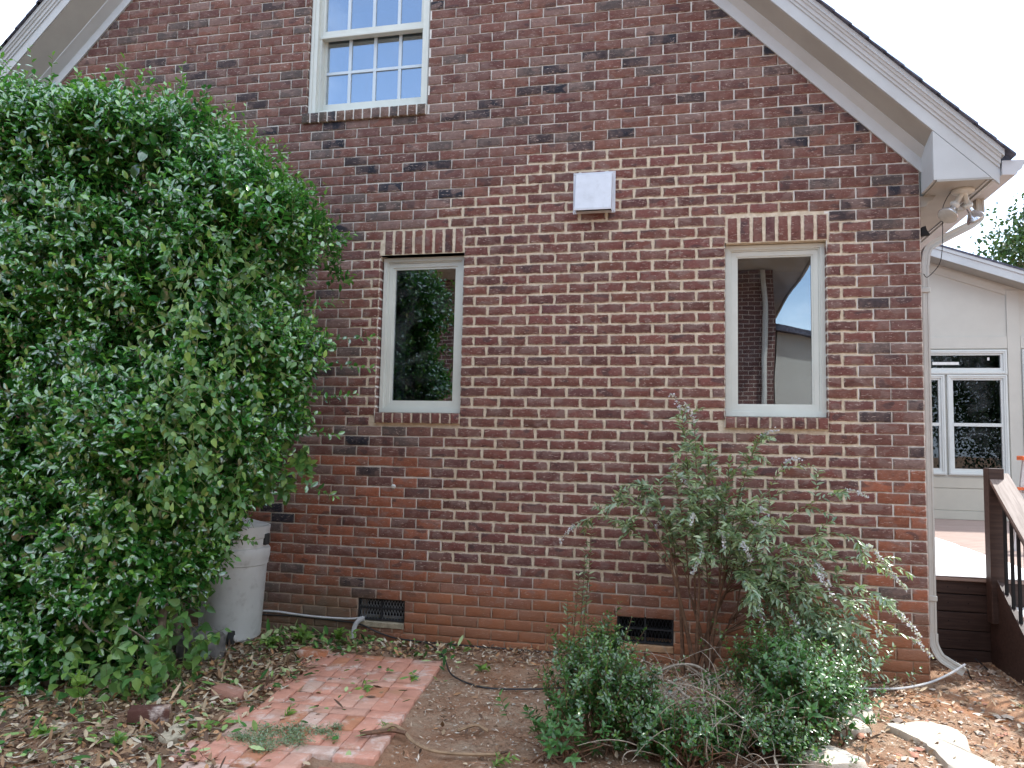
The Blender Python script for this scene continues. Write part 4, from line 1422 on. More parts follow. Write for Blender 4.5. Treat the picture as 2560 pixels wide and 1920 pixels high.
# ------------------------------------------------------------------ brick path
path = thing("brick_path", (-3.4, -1.3, 0), "weathered salmon brick path set flat in the red soil", "path")
path['kind'] = 'structure'
del path['category']
PA = math.radians(6.8)
ox, oy = -3.085, -0.49           # far right corner of the path
def path_pt(u, v):               # u to the left, v towards the camera
    return (ox - u * math.cos(PA) + v * math.sin(PA) * 1.0, oy - v * math.cos(PA) - u * math.sin(PA) * 0.35)
rows = []
v = 0.0
for kind in "SHHSHHSHHSHS":
    hgt = 0.100 if kind == 'S' else 0.203
    rows.append((v, hgt, kind))
    v += hgt
pv = []
def paver(u0, u1, v0, v1, c, zoff=0.0, broken=0.0):
    hw, hh = (u1 - u0) / 2 - 0.0030, (v1 - v0) / 2 - 0.0030
    cx, cy = path_pt((u0 + u1) / 2, (v0 + v1) / 2)
    V, Q, T, al = brick_verts(2 * max(hw, hh), 2 * min(hw, hh), 0.03, 0.0022, False, 0.0045)
    # face up: local (x, -y, z) -> plane
    V = np.stack([V[:, 0], V[:, 2], -V[:, 1]], 1)
    if hw < hh:
        V = np.stack([-V[:, 1], V[:, 0], V[:, 2]], 1)
    a = -PA * 0.85 + rng.normal(0, 0.012)
    ca, sa = math.cos(a), math.sin(a)
    V = np.stack([V[:, 0] * ca + V[:, 1] * sa, -V[:, 0] * sa + V[:, 1] * ca, V[:, 2] + V[:, 0] * rng.normal(0, 0.02) + V[:, 1] * rng.normal(0, 0.02)], 1)
    C = np.tile(np.array([*c, 1.0]), (len(V), 1))
    C[:, :3] *= rng.uniform(0.9, 1.1, (len(V), 1))
    me = np_mesh("brick", V, [Q, T], M['paver'], {"col": C})
    link("brick", me, path, (cx, cy, -0.010 + zoff + float(ground_h(cx, cy)) * 0.4))
def paver_col():
    q = rng.random()
    if q < 0.10: return np.array((0.60, 0.40, 0.32)) * rng.uniform(0.9, 1.1)
    if q < 0.25: return np.array((0.57, 0.32, 0.24)) * rng.uniform(0.9, 1.1)
    if q < 0.35: return np.array((0.50, 0.225, 0.13)) * rng.uniform(0.9, 1.1)
    return np.array((0.58, 0.285, 0.205)) * rng.uniform(0.88, 1.1)
for ri, (v0, hgt, kind) in enumerate(rows):
    width = 0.80 + 0.05 * math.sin(ri * 2.1)
    step = 0.205 if kind == 'S' else 0.1025
    u = 0.0 if kind == 'S' or ri % 3 else 0.0
    if kind == 'S' and ri == 9: u = 0.0
    while u < width:
        if ri >= 10 and u < (0.30 if ri == 10 else 0.4):
            u += step
            continue
        paver(u, u + step, v0, v0 + hgt, paver_col(), rng.normal(0, 0.0022))
        u += step
paver(0.14, 0.24, 1.70, 1.90, (0.46, 0.20, 0.13), -0.010)

# ------------------------------------------------------------------ stones, rocks, loose bricks
def flat_stone(pts, h, label, name="flat_stone", mat='stone', dome=0.4):
    """irregular slab from an outline on the ground"""
    P = spline([(*p, 0) for p in pts] + [(*pts[0], 0)], 5)[:-1, :2]
    P = P + rng.normal(0, 0.006, P.shape)
    c = P.mean(0)
    rings = [(1.03, -0.03), (1.0, h * 0.5), (0.95, h * 0.92), (0.72, h), (0.4, h * (1 + dome * .2))]
    n = len(P)
    V = []
    for s, z in rings:
        q = c + (P - c) * s
        V.append(np.c_[q, z + rng.normal(0, h * 0.05, n)])
    V.append(np.array([[c[0], c[1], h * (1 + dome * .2)]]))
    V = np.concatenate(V)
    V[:, 2] += ground_h(V[:, 0], V[:, 1])
    a = np.arange(n); b = (a + 1) % n
    Q = np.concatenate([np.c_[k * n + a, k * n + b, (k + 1) * n + b, (k + 1) * n + a] for k in range(len(rings) - 1)])
    T = np.c_[(len(rings) - 1) * n + a, (len(rings) - 1) * n + b, np.full(n, len(rings) * n)]
    base = (float(c[0]), float(c[1]), 0.0)
    o = link(name, np_mesh(name, V, [Q, T], M[mat], None, True, base), None, base)
    o.data.set_sharp_from_angle(angle=math.radians(40))
    return tag(o, label, "stone" if mat != 'rock' else "rock")
flat_stone([(-0.49, -0.95), (-0.33, -0.90), (-0.17, -0.92), (-0.13, -1.06), (-0.18, -1.25), (-0.10, -1.42), (-0.32, -1.50), (-0.36, -1.25), (-0.42, -1.10)], 0.035,
           "large pale flat stone at the bottom right on red soil")
flat_stone([(-0.78, -0.42), (-0.60, -0.30), (-0.52, -0.50), (-0.50, -0.72), (-0.53, -0.88), (-0.66, -0.80), (-0.80, -0.62)], 0.025,
           "pale stone slab half buried beside the low shrubs")
flat_stone([(-0.62, -0.10), (-0.50, -0.12), (-0.48, -0.26), (-0.58, -0.33), (-0.68, -0.24)], 0.03, "small pale stone close to the wall corner under the drooping shrub")
flat_stone([(-0.95, -1.42), (-0.80, -1.46), (-0.72, -1.60), (-0.92, -1.66), (-1.02, -1.55)], 0.045, "rounded grey stone at the foot of the front shrubs")
flat_stone([(-0.74, -0.92), (-0.62, -0.95), (-0.60, -1.10), (-0.70, -1.16), (-0.79, -1.05)], 0.04, "tan stone edge showing below the azalea leaves")
flat_stone([(0.00, -1.46), (0.14, -1.40), (0.26, -1.50), (0.10, -1.62)], 0.03, "pinkish flat stone in the very corner of the ground")
flat_stone([(-4.86, -0.72), (-4.72, -0.64), (-4.58, -0.70), (-4.56, -0.82), (-4.66, -0.92), (-4.82, -0.88)], 0.15, "dark grey rock lying against the grey bin", "rock", 'rock', 1.0)
flat_stone([(-4.02, -1.96), (-3.96, -1.93), (-3.93, -2.05), (-3.86, -2.12), (-3.90, -2.18), (-4.00, -2.12)], 0.03, "crumbled pale mortar lump in the leaf litter", "rubble_lump", 'concrete', 0.6)
def loose_brick(x, y, z, ang, c, label, tilt=0.0):
    V, Q, T, al = brick_verts(0.195, 0.09, 0.055, 0.003, False, 0.005)
    V = np.stack([V[:, 0], V[:, 2], -V[:, 1]], 1)
    me = np_mesh("loose_brick", V, [Q, T], M['paver'], {"col": np.tile(np.array([*c, 1.0]), (len(V), 1))})
    o = link("loose_brick", me, None, (x, y, z))
    o.rotation_euler = (tilt, 0.05, ang)
    return tag(o, label, "brick")
loose_brick(-4.20, -1.93, 0.02, 0.5, (0.10, 0.045, 0.035), "dark brown loose brick under the hedge edge", 0.06)
loose_brick(-4.02, -1.50, 0.005, -0.3, (0.38, 0.20, 0.15), "pale pink loose brick sunk in the dry leaves")
loose_brick(-3.96, -0.62, 0.0, 0.15, (0.42, 0.16, 0.08), "orange loose brick by the far edge of the path")

# ------------------------------------------------------------------ trash can
can = thing("trash_can", (-4.775, -0.335, 0), "grey round wheeled trash can half hidden by vine leaves", "trash can")
cc = (-4.775, -0.335, 0.0)
MB().lathe([(0.17, 0.012), (0.205, 0.016), (0.215, 0.03), (0.220, 0.16), (0.2205, 0.162), (0.2205, 0.168), (0.221, 0.17), (0.238, 0.545), (0.246, 0.55), (0.2475, 0.575), (0.255, 0.60),
            (0.257, 0.655), (0.250, 0.668), (0.236, 0.672), (0.240, 0.735), (0.247, 0.742), (0.250, 0.80), (0.250, 0.825), (0.238, 0.828), (0.236, 0.80), (0.21, 0.40)], cc, (0, 0, 1), 48).build("bin_body", M['can'], can)
for k, a in enumerate((-0.95, 2.2)):
    p = Vector((cc[0] + 0.215 * math.cos(a), cc[1] + 0.215 * math.sin(a), 0.055))
    ax = Vector((math.cos(a + 1.2), math.sin(a + 1.2), 0))
    wv = MB().lathe([(0.02, -0.02), (0.048, -0.018), (0.052, -0.01), (0.052, 0.012), (0.048, 0.020), (0.02, 0.022)], p, ax, 20).build("wheel", M['rubber'], can)
    MB().lathe([(0.022, 0.018), (0.020, 0.026), (0.008, 0.028)], p, ax, 12).build("hub", M['can'], wv)
MB().lathe([(0.20, 0.826), (0.235, 0.829), (0.235, 0.832), (0.10, 0.87), (0.03, 0.875)], cc, (0, 0, 1), 40).build("lid", M['can'], can)
MB().bbox(-4.545, -4.517, -0.34, -0.28, 0.69, 0.77, 0.005).build("handle", M['rubber'], can)

# ------------------------------------------------------------------ cables and pipe
def cable(name, pts, r, mat, label, cat="cable", per=7, sides=6):
    o = MB().tube(spline(pts, per), r, sides).build(name, M[mat], None, tuple(np.mean(np.array(pts), 0)))
    return tag(o, label, cat)
cable("conduit", [(-5.3, -0.012, 0.155), (-4.9, -0.014, 0.135), (-4.60, -0.014, 0.142), (-4.3, -0.015, 0.128), (-4.0, -0.016, 0.130), (-3.86, -0.018, 0.150)], 0.0085, 'cable_w',
      "pale grey conduit running low along the brick wall behind the bin")
cable("cable", [(-5.3, -0.012, 0.130), (-4.75, -0.012, 0.112), (-4.4, -0.014, 0.120), (-4.05, -0.015, 0.108), (-3.9, -0.02, 0.10), (-3.7, -0.03, 0.04), (-3.5, -0.04, 0.016), (-3.0, -0.05, 0.014), (-2.5, -0.05, 0.016), (-2.1, -0.06, 0.012)], 0.006, 'cable_b',
      "black cable lying along the foot of the wall")
cable("cable", [(-3.45, -0.05, 0.014), (-3.32, -0.10, 0.018), (-3.17, -0.30, 0.02), (-3.07, -0.50, 0.03), (-2.93, -0.78, 0.02), (-2.70, -0.94, 0.018), (-2.45, -0.90, 0.016), (-2.23, -0.82, 0.02), (-2.0, -0.76, 0.03), (-1.8, -0.75, 0.02)], 0.0055, 'cable_b',
      "black cable looping over the red soil past the path corner")
cable("drain_pipe", [(-3.865, -0.02, 0.145), (-3.90, -0.03, 0.125), (-3.925, -0.04, 0.085), (-3.935, -0.05, 0.0)], 0.018, 'cable_w',
      "short bent white pipe coming out below the left crawl vent", "pipe", 6, 10)
cable("cable", [(0.20, -0.01, 0.14), (0.10, -0.06, 0.09), (-0.05, -0.16, 0.05), (-0.20, -0.24, 0.03), (-0.32, -0.27, 0.02), (-0.52, -0.31, 0.018), (-0.75, -0.33, 0.02)], 0.007, 'cable_w',
      "pale grey cable hanging from the downspout foot onto the soil")
cable("cable", [(0.235, 0.06, 0.09), (0.28, 0.14, 0.02), (0.34, 0.16, 0.012), (0.42, 0.26, 0.014), (0.47, 0.40, 0.014), (0.44, 0.55, 0.05)], 0.0055, 'cable_b',
      "short dark cable curling on the soil below the deck stairs")
cable("root", [(-3.00, -1.82, 0.035), (-2.95, -1.74, 0.045), (-2.88, -1.76, 0.03), (-2.79, -1.86, 0.022), (-2.66, -1.93, 0.02), (-2.50, -1.925, 0.022), (-2.36, -1.88, 0.02)], 0.009, 'root',
      "tan bare root curving across the soil by the path", "root")
cable("root", [(-3.06, -1.88, 0.04), (-3.00, -1.85, 0.045), (-2.93, -1.79, 0.04), (-2.86, -1.78, 0.03)], 0.011, 'stem_red', "short dark brown stick end lying on the path edge", "stick")
cable("root", [(-2.64, -1.64, 0.015), (-2.56, -1.58, 0.03), (-2.49, -1.60, 0.015)], 0.008, 'root', "small pale root loop in the soil left of the front shrubs", "root")

# ------------------------------------------------------------------ hedge
def bearing_shoots(B, D, n_leaf, length, leafL, leafW, wob=0.35, spread=0.9, start=0.05):
    """leaves set spirally along shoots; B base, D direction (n,3)"""
    n = len(B)
    length = np.broadcast_to(length, (n,))
    ref = unit(np.cross(D, unit(rng.normal(0, 1, (n, 3)))))
    ref2 = np.cross(D, ref)
    sag = np.array([0, 0, -1.0])
    t = start + (1 - start) * (np.arange(n_leaf) + rng.random((n, n_leaf)) * 0.6) / n_leaf
    ang = np.arange(n_leaf)[None] * 2.4 + rng.uniform(0, 6.28, (n, 1)) + rng.normal(0, 0.3, (n, n_leaf))
    P = B[:, None] + D[:, None] * (t * length[:, None])[..., None]
    rad = ref[:, None] * np.cos(ang)[..., None] + ref2[:, None] * np.sin(ang)[..., None]
    A = unit(rad * spread + D[:, None] * (0.35 + 0.7 * t[..., None] ** 2) + rng.normal(0, 0.15, P.shape))
    N = unit(D[:, None] * 0.8 - rad * 0.3 + np.array([0, -0.25, 0.5]) + rng.normal(0, wob, P.shape))
    sz = (1.0 - 0.35 * t ** 3) * rng.uniform(0.72, 1.2, t.shape)
    return P.reshape(-1, 3), A.reshape(-1, 3), N.reshape(-1, 3), (sz * leafL).ravel(), (sz * leafW).ravel(), t.ravel()

HX_Z = np.array([0.0, 0.30, 0.60, 0.90, 1.08, 1.19, 1.38, 1.66, 1.83, 2.0, 2.17, 2.46, 2.60, 2.95, 3.3])
HX_X = np.array([-4.64, -4.60, -4.44, -4.31, -4.14, -3.96, -3.90, -3.81, -3.81, -3.76, -3.79, -3.85, -3.83, -3.87, -4.05])
HT_X = np.array([-8.0, -6.5, -5.55, -5.11, -4.52, -4.44, -4.19, -3.95, -3.75, -3.60])
HT_Z = np.array([4.00, 3.90, 3.74, 3.66, 3.60, 3.40, 3.32, 3.08, 2.86, 2.6])
def hedge_surface(n, side):
    """points and outward normals on the clipped hull of the hedge"""
    z = rng.uniform(0.05, 3.95, n)
    x = rng.uniform(-7.4, -3.55, n)
    top = np.interp(x, HT_X, HT_Z)
    xr = np.interp(z, HX_Z, HX_X)
    ok = (z < top) & (x < xr)
    x, z, top, xr = x[ok], z[ok], top[ok], xr[ok]
    yc = -1.22
    half = 0.66 + 0.05 * np.sin(3.1 * x) * np.cos(2.3 * z) + 0.05 * np.sin(7 * z + 2 * x)
    half = half * np.where(z < 0.75, 0.86 + 0.14 * z / 0.75, 1.0)
    dr = np.clip((xr - x) / 0.55, 0, 1)
    dt = np.clip((top - z) / 0.50, 0, 1)
    k = np.sqrt(np.clip(1 - (1 - dr) ** 2, 0, 1)) * np.sqrt(np.clip(1 - (1 - dt) ** 2, 0, 1))
    y = yc + side * half * k
    nx = (1 - dr) * 1.0
    nz = (1 - dt) * 1.0 + 0.15
    N = unit(np.stack([nx, side * (0.25 + 0.9 * k), nz], 1))
    return np.stack([x, y, z], 1), N

def hedge_side(n):
    """the rounded right end of the hedge"""
    z = rng.uniform(0.45, 3.3, n); k = rng.uniform(-1, 1, n)
    q = np.sqrt(1 - k * k)
    xr = np.interp(z, HX_Z, HX_X) + 0.03
    x = xr - 0.55 * (1 - q)
    P = np.stack([x, -1.22 + 0.66 * k, z], 1)
    ok = z < np.interp(x, HT_X, HT_Z) - 0.1
    return P[ok], unit(np.stack([q + 0.1, k, np.full(n, 0.2)], 1))[ok]
def hedge_top(n):
    x = rng.uniform(-7.2, -3.6, n); k = rng.uniform(-1, 1, n)
    q = np.sqrt(1 - k * k)
    z = np.interp(x, HT_X, HT_Z) - 0.5 * (1 - q)
    ok = x < np.interp(z, HX_Z, HX_X) + 0.05
    return np.stack([x, -1.22 + 0.66 * k, z], 1)[ok], unit(np.stack([np.full(n, 0.1), k, q + 0.2], 1))[ok]
hedge = thing("hedge", (-5.4, -1.2, 0), "tall glossy evergreen hedge filling the left side in front of the wall", "hedge")
Ps, As, Ns, Ls, Ws, Yg, Rd, shoots = [], [], [], [], [], [], [], []
def hedge_shell(n, side, nleaf, inward=0.0, surf=None):
    B, N = hedge_surface(n, side) if surf is None else surf(n)
    # clumpiness: leave some hollows
    cl = np.sin(4.3 * B[:, 0] + 1.7 * B[:, 2]) + np.sin(6.1 * B[:, 2] - 2.2 * B[:, 0] + 1.0) + np.sin(11.0 * B[:, 0] + 9.0 * B[:, 2])
    keep = rng.random(len(B)) < np.clip(0.78 + 0.22 * cl, 0.25, 1.0)
    B, N, cl = B[keep], N[keep], cl[keep]
    B = B - N * (inward + 0.09 + 0.05 * (1 - np.clip(cl, -1, 1))[:, None] + rng.random((len(B), 1)) * 0.08)
    D = unit(N * 0.75 + np.array([0.05, 0.0, 0.55]) + rng.normal(0, 0.38, B.shape))
    ln = rng.uniform(0.11, 0.22, len(B))
    p, a, nn, l, w, t = bearing_shoots(B, D, nleaf, ln, 0.062, 0.030)
    y = np.clip((t - 0.55) * 1.9, 0, 1) * np.repeat(rng.random(len(B)) ** 1.6, nleaf)
    Ps.append(p); As.append(a); Ns.append(nn); Ls.append(l); Ws.append(w); Yg.append(y); Rd.append(np.clip(rng.random(len(p)) * (0.45 if inward else 1.0), 0, 1))  # inward shoots get darker leaves, painting shade inside the hedge
    shoots.append(np.stack([B, B + D * (ln * 0.5)[:, None] + rng.normal(0, 0.004, B.shape), B + D * ln[:, None]], 1))
hedge_shell(10500, -1, 9)
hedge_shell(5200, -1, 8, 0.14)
hedge_shell(2200, 1, 8)
hedge_shell(1700, 0, 9, 0.0, hedge_side)
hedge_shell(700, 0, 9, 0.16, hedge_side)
hedge_shell(1300, 0, 9, 0.0, hedge_top)
# sprigs standing up from the clipped top
for k in range(170):
    x = rng.uniform(-6.9, -3.75)
    zt = float(np.interp(x, HT_X, HT_Z))
    b = np.array([[x, -1.22 + rng.uniform(-0.4, 0.25), zt - 0.14]])
    d = unit(np.array([[rng.normal(0.05, 0.12), rng.normal(-0.05, 0.15), 1.0]]))
    ln = np.array([rng.uniform(0.14, 0.34)])
    p, a, nn, l, w, t = bearing_shoots(b, d, 11, ln, 0.05, 0.025)
    Ps.append(p); As.append(a); Ns.append(nn); Ls.append(l); Ws.append(w); Yg.append(np.clip(t - 0.4, 0, 1) * 0.9); Rd.append(rng.random(len(p)))
    shoots.append(np.stack([b, b + d * ln[:, None] * .5, b + d * ln[:, None]], 1))
# side sprigs reaching out past the right edge over the wall
for x, y, z, dx, dz, ln in ((-3.80, -0.85, 2.12, 1.0, 0.10, 0.32), (-3.82, -0.80, 1.98, 1.0, -0.15, 0.30), (-3.84, -0.9, 1.72, 1.0, 0.2, 0.25), (-3.86, -0.95, 2.72, 0.9, 0.35, 0.26),
                            (-3.86, -1.0, 1.52, 1.0, -0.1, 0.22), (-3.95, -0.9, 1.18, 0.9, -0.3, 0.26), (-3.84, -1.1, 2.3, 1.0, 0.2, 0.22)):
    b = np.array([[x, y, z]]); d = unit(np.array([[dx, 0.05, dz]])); l0 = np.array([ln])
    p, a, nn, l, w, t = bearing_shoots(b, d, 13, l0, 0.055, 0.027)
    Ps.append(p); As.append(a); Ns.append(nn); Ls.append(l); Ws.append(w); Yg.append(np.clip(t - 0.5, 0, 1) * 0.7); Rd.append(rng.random(len(p)))
    shoots.append(np.stack([b, b + d * l0[:, None] * .5, b + d * l0[:, None]], 1))
# inner leaves closing the hedge body, its inner shade painted as darker leaf colour
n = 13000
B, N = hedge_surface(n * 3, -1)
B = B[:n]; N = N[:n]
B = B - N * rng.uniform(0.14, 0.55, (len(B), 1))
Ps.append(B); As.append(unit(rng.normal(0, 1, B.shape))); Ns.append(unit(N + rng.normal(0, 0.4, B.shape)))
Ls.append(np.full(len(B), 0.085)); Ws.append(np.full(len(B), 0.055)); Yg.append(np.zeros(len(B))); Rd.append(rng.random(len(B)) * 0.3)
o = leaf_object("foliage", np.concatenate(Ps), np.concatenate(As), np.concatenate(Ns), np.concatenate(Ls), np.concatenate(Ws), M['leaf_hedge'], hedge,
                np.concatenate(Yg), 'oval', (-5.4, -1.2, 0), 0.30, -0.16, np.concatenate(Rd))
tag(o, kind='stuff')
sh = np.concatenate(shoots)
bran = []
for k in range(60):
    x = rng.uniform(-6.8, -4.3)
    z = rng.uniform(0.4, 2.9)
    p0 = np.array([np.clip(x + rng.normal(0, .2), -6.9, -4.7), -1.2, max(0.1, z - rng.uniform(0.5, 1.0))])
    p2 = np.array([x, -1.22 - rng.uniform(0.2, 0.62), z])
    bran.append(bez(p0, (p0 + p2) / 2 + rng.normal(0, 0.12, 3), p2, 6))
for a, b in (((-4.55, -1.3, 1.35), (-4.28, -1.83, 1.42)), ((-4.60, -1.5, 1.15), (-4.35, -1.85, 1.28)), ((-4.75, -1.4, 1.05), (-4.45, -1.86, 1.04)), ((-4.1, -1.0, 2.9), (-3.86, -1.5, 2.6)), ((-4.9, -1.5, 2.2), (-4.7, -1.88, 2.45))):
    bran.append(bez(a, (np.array(a) + np.array(b)) / 2 + np.array([0, 0, 0.08]), b, 6))
o = twig_object("shoots", [(sh, 0.0018, 0.0009, 3)], M['stem_green'], hedge, (-5.4, -1.2, 0))
tag(o, kind='stuff')
o = twig_object("branches", [(np.array(bran), 0.011, 0.004, 5)], M['twig'], hedge, (-5.4, -1.2, 0))
tag(o, kind='stuff')
for p0, p1, p2, r0 in (((-4.90, -0.78, -0.05), (-4.95, -0.80, 0.6), (-4.80, -0.9, 1.3), 0.045), ((-5.55, -1.45, -0.05), (-5.50, -1.45, 0.6), (-5.35, -1.3, 1.4), 0.06),
                       ((-5.15, -1.55, -0.05), (-5.2, -1.5, 0.5), (-5.0, -1.3, 1.4), 0.055), ((-6.1, -1.5, -0.05), (-6.0, -1.4, 0.7), (-6.1, -1.2, 1.6), 0.07), ((-4.62, -1.3, -0.05), (-4.7, -1.3, 0.5), (-4.5, -1.2, 1.2), 0.035)):
    twig_object("trunk", [(np.array([bez(p0, p1, p2, 8)]), r0, r0 * 0.55, 9)], M['bark'], hedge, (-5.4, -1.2, 0))

# ------------------------------------------------------------------ vine over the hedge end and the bin
vine = thing("vine", (-4.55, -0.85, 0), "light green climbing vine hanging from the hedge end over the bin", "vine")
Ps, As, Ns, Ls, Ws, Yg, cur = [], [], [], [], [], [], []
def vine_strand(pts, nl, L=0.06, wd=0.6):
    c = spline(pts, 6)
    cur.append(np.array([c[int(round(q))] for q in np.linspace(0, len(c) - 1, 12)]))
    t = np.sort(rng.random(nl)) * (len(c) - 1.001)
    i = t.astype(int)
    P = c[i] + (c[i + 1] - c[i]) * (t - i)[:, None]
    D = unit(c[i + 1] - c[i])
    A = unit(rng.normal(0, 0.7, P.shape) + np.array([0.1, -0.35, -0.55]) + D * 0.3)
    N = unit(np.array([0.1, -0.9, 0.55]) + rng.normal(0, 0.45, P.shape))
    l = L * rng.uniform(0.6, 1.25, nl)
    Ps.append(P + A * 0.008); As.append(A); Ns.append(N); Ls.append(l); Ws.append(l * wd); Yg.append((rng.random(nl) ** 2.5))
# curtain hanging in front of the bin
for k in range(46):
    x0 = rng.uniform(-4.95, -4.02); y0 = rng.uniform(-1.15, -0.62)
    z0 = 1.15 + rng.uniform(-0.1, 0.35)
    lim = float(np.interp(x0, [-4.95, -4.6, -4.4, -4.2, -4.02], [0.15, 0.35, 0.62, 0.86, 1.0])) + rng.uniform(0, 0.35)
    if x0 > -4.52: lim = max(lim, 0.93 + rng.uniform(0, 0.2))
    x1 = x0 + rng.normal(0.0, 0.05)
    vine_strand([(x0, y0, z0), ((x0 + x1) / 2 + rng.normal(0, 0.03), y0 - 0.04, (z0 + lim) / 2 + 0.05), (x1, y0 - 0.02 + rng.normal(0, 0.03), lim)], 22)
# strands laid over the right flank of the hedge
for k in range(60):
    z0 = rng.uniform(1.1, 2.7)
    xr = float(np.interp(z0, HX_Z, HX_X))
    x0 = xr - rng.uniform(-0.01, 0.42)
    dd = np.clip((xr - x0) / 0.55, 0, 1)
    y0 = -1.22 - 0.68 * math.sqrt(max(0, 1 - (1 - dd) ** 2)) - 0.02 + rng.normal(0, 0.03)
    vine_strand([(x0, y0, z0), (x0 + rng.normal(0.0, 0.10), y0 - 0.03, z0 - 0.14), (x0 + rng.normal(0.02, 0.16), y0 - 0.01, z0 - rng.uniform(0.2, 0.42))], 13, 0.047, 0.58)
# leafy base around the trunk
for k in range(42):
    x0 = rng.uniform(-5.0, -4.35); y0 = rng.uniform(-1.85, -1.05)
    h0 = rng.uniform(0.12, 0.55)
    vine_strand([(x0, y0, 0.0), (x0 + rng.normal(0, 0.06), y0 - 0.03, h0 * 0.6), (x0 + rng.normal(0, 0.10), y0 - 0.08, h0)], 11, 0.072, 0.6)
o = leaf_object("leaves", np.concatenate(Ps), np.concatenate(As), np.concatenate(Ns), np.concatenate(Ls), np.concatenate(Ws), M['leaf_vine'], vine, np.concatenate(Yg), 'ovate', (-4.55, -0.85, 0), 0.22, -0.18)
tag(o, kind='stuff')
o = twig_object("stems", [(np.array(cur), 0.0020, 0.0010, 4)], M['stem_green'], vine, (-4.55, -0.85, 0))
tag(o, kind='stuff')

# ------------------------------------------------------------------ flowering shrub
def pinnate(curve, n, L, W, side_tilt=0.4, start=0.3, opp=True):
    """opposite leaves along a branch"""
    c = np.asarray(curve)
    t = np.repeat(np.linspace(start, 0.99, n // 2), 2) + rng.normal(0, 0.004, 2 * (n // 2))
    t = np.clip(t, 0, 0.995) * (len(c) - 1)
    i = t.astype(int); i = np.minimum(i, len(c) - 2)
    P = c[i] + (c[i + 1] - c[i]) * (t - i)[:, None]
    D = unit(c[i + 1] - c[i])
    side = unit(np.cross(D, np.array([0, 0, 1.0])) + 1e-6)
    alt = np.where(np.arange(len(t)) % 2 == 0, 1.0, -1.0)[:, None]
    rot = np.repeat(rng.uniform(-0.9, 0.9, (n // 2, 1)), 2, 0)
    up = np.cross(side, D)
    s = side * np.cos(rot) + up * np.sin(rot)
    A = unit(D * 0.75 + s * alt * 0.8 + np.array([0, 0, -0.10]) + rng.normal(0, 0.14, P.shape))
    N = unit(np.array([0, -0.25, 1.0]) + rng.normal(0, 0.4, P.shape))
    sz = rng.uniform(0.6, 1.15, len(P)) * (1.05 - 0.35 * (t / (len(c) - 1)))
    return P, A, N, sz * L, sz * W

shrub = thing("flowering_shrub", (-1.45, -0.28, 0), "tall loose shrub with lilac flower spikes against the brick wall", "shrub")
TIPS = [(-1.55, 1.71, 0), (-1.47, 1.62, 1), (-1.07, 1.54, 1), (-0.91, 1.38, 1), (-0.56, 1.22, 1), (-1.08, 1.10, 1), (-1.82, 1.14, 0), (-2.24, 0.93, 1), (-2.02, 1.04, 0), (-1.62, 0.86, 0),
        (-1.33, 1.20, 0), (-1.19, 0.90, 1), (-0.94, 0.86, 0), (-0.36, 0.76, 1), (-0.46, 0.90, 1), (-0.20, 0.42, 0), (-0.32, 0.52, 1), (-0.92, 0.60, 0), (-0.65, 0.62, 0), (-0.52, 0.48, 0),
        (-0.78, 0.76, 1), (-1.13, 0.62, 0), (-1.47, 1.05, 0), (-1.38, 1.40, 0), (-1.25, 1.30, 0), (-1.60, 1.30, 0), (-1.50, 1.22, 0), (-1.15, 1.02, 0), (-1.05, 0.75, 0), (-0.60, 0.80, 0),
        (-0.75, 0.92, 0), (-0.85, 0.48, 0), (-0.42, 0.40, 0), (-0.55, 0.66, 0), (-1.30, 0.95, 0), (-1.70, 1.08, 0), (-1.42, 0.82, 1), (-1.0, 0.95, 0), (-0.68, 0.45, 0), (-1.20, 0.70, 0),
        (-0.30, 0.62, 0), (-0.48, 0.28, 0), (-0.70, 0.30, 0), (-0.95, 0.40, 0), (-1.65, 0.98, 1), (-1.35, 1.06, 1), (-1.1, 0.55, 0), (-0.8, 0.62, 0)]
Ps, As, Ns, Ls, Ws, FP, FA, bra, stemc = [], [], [], [], [], [], [], [], []
base0 = np.array([-1.45, -0.28, 0.0])
main = []
for k in range(9):
    a = rng.uniform(-1, 1)
    p0 = base0 + np.array([rng.normal(0, 0.05), rng.normal(0, 0.04), -0.03])
    p2 = np.array([-1.40 + (-0.22 + 0.50 * k / 8), -0.34 + rng.normal(0, 0.09), rng.uniform(0.5, 0.78)])
    c = bez(p0, p0 * 0.5 + p2 * 0.5 + np.array([0, 0, 0.1]), p2, 8)
    main.append(c)
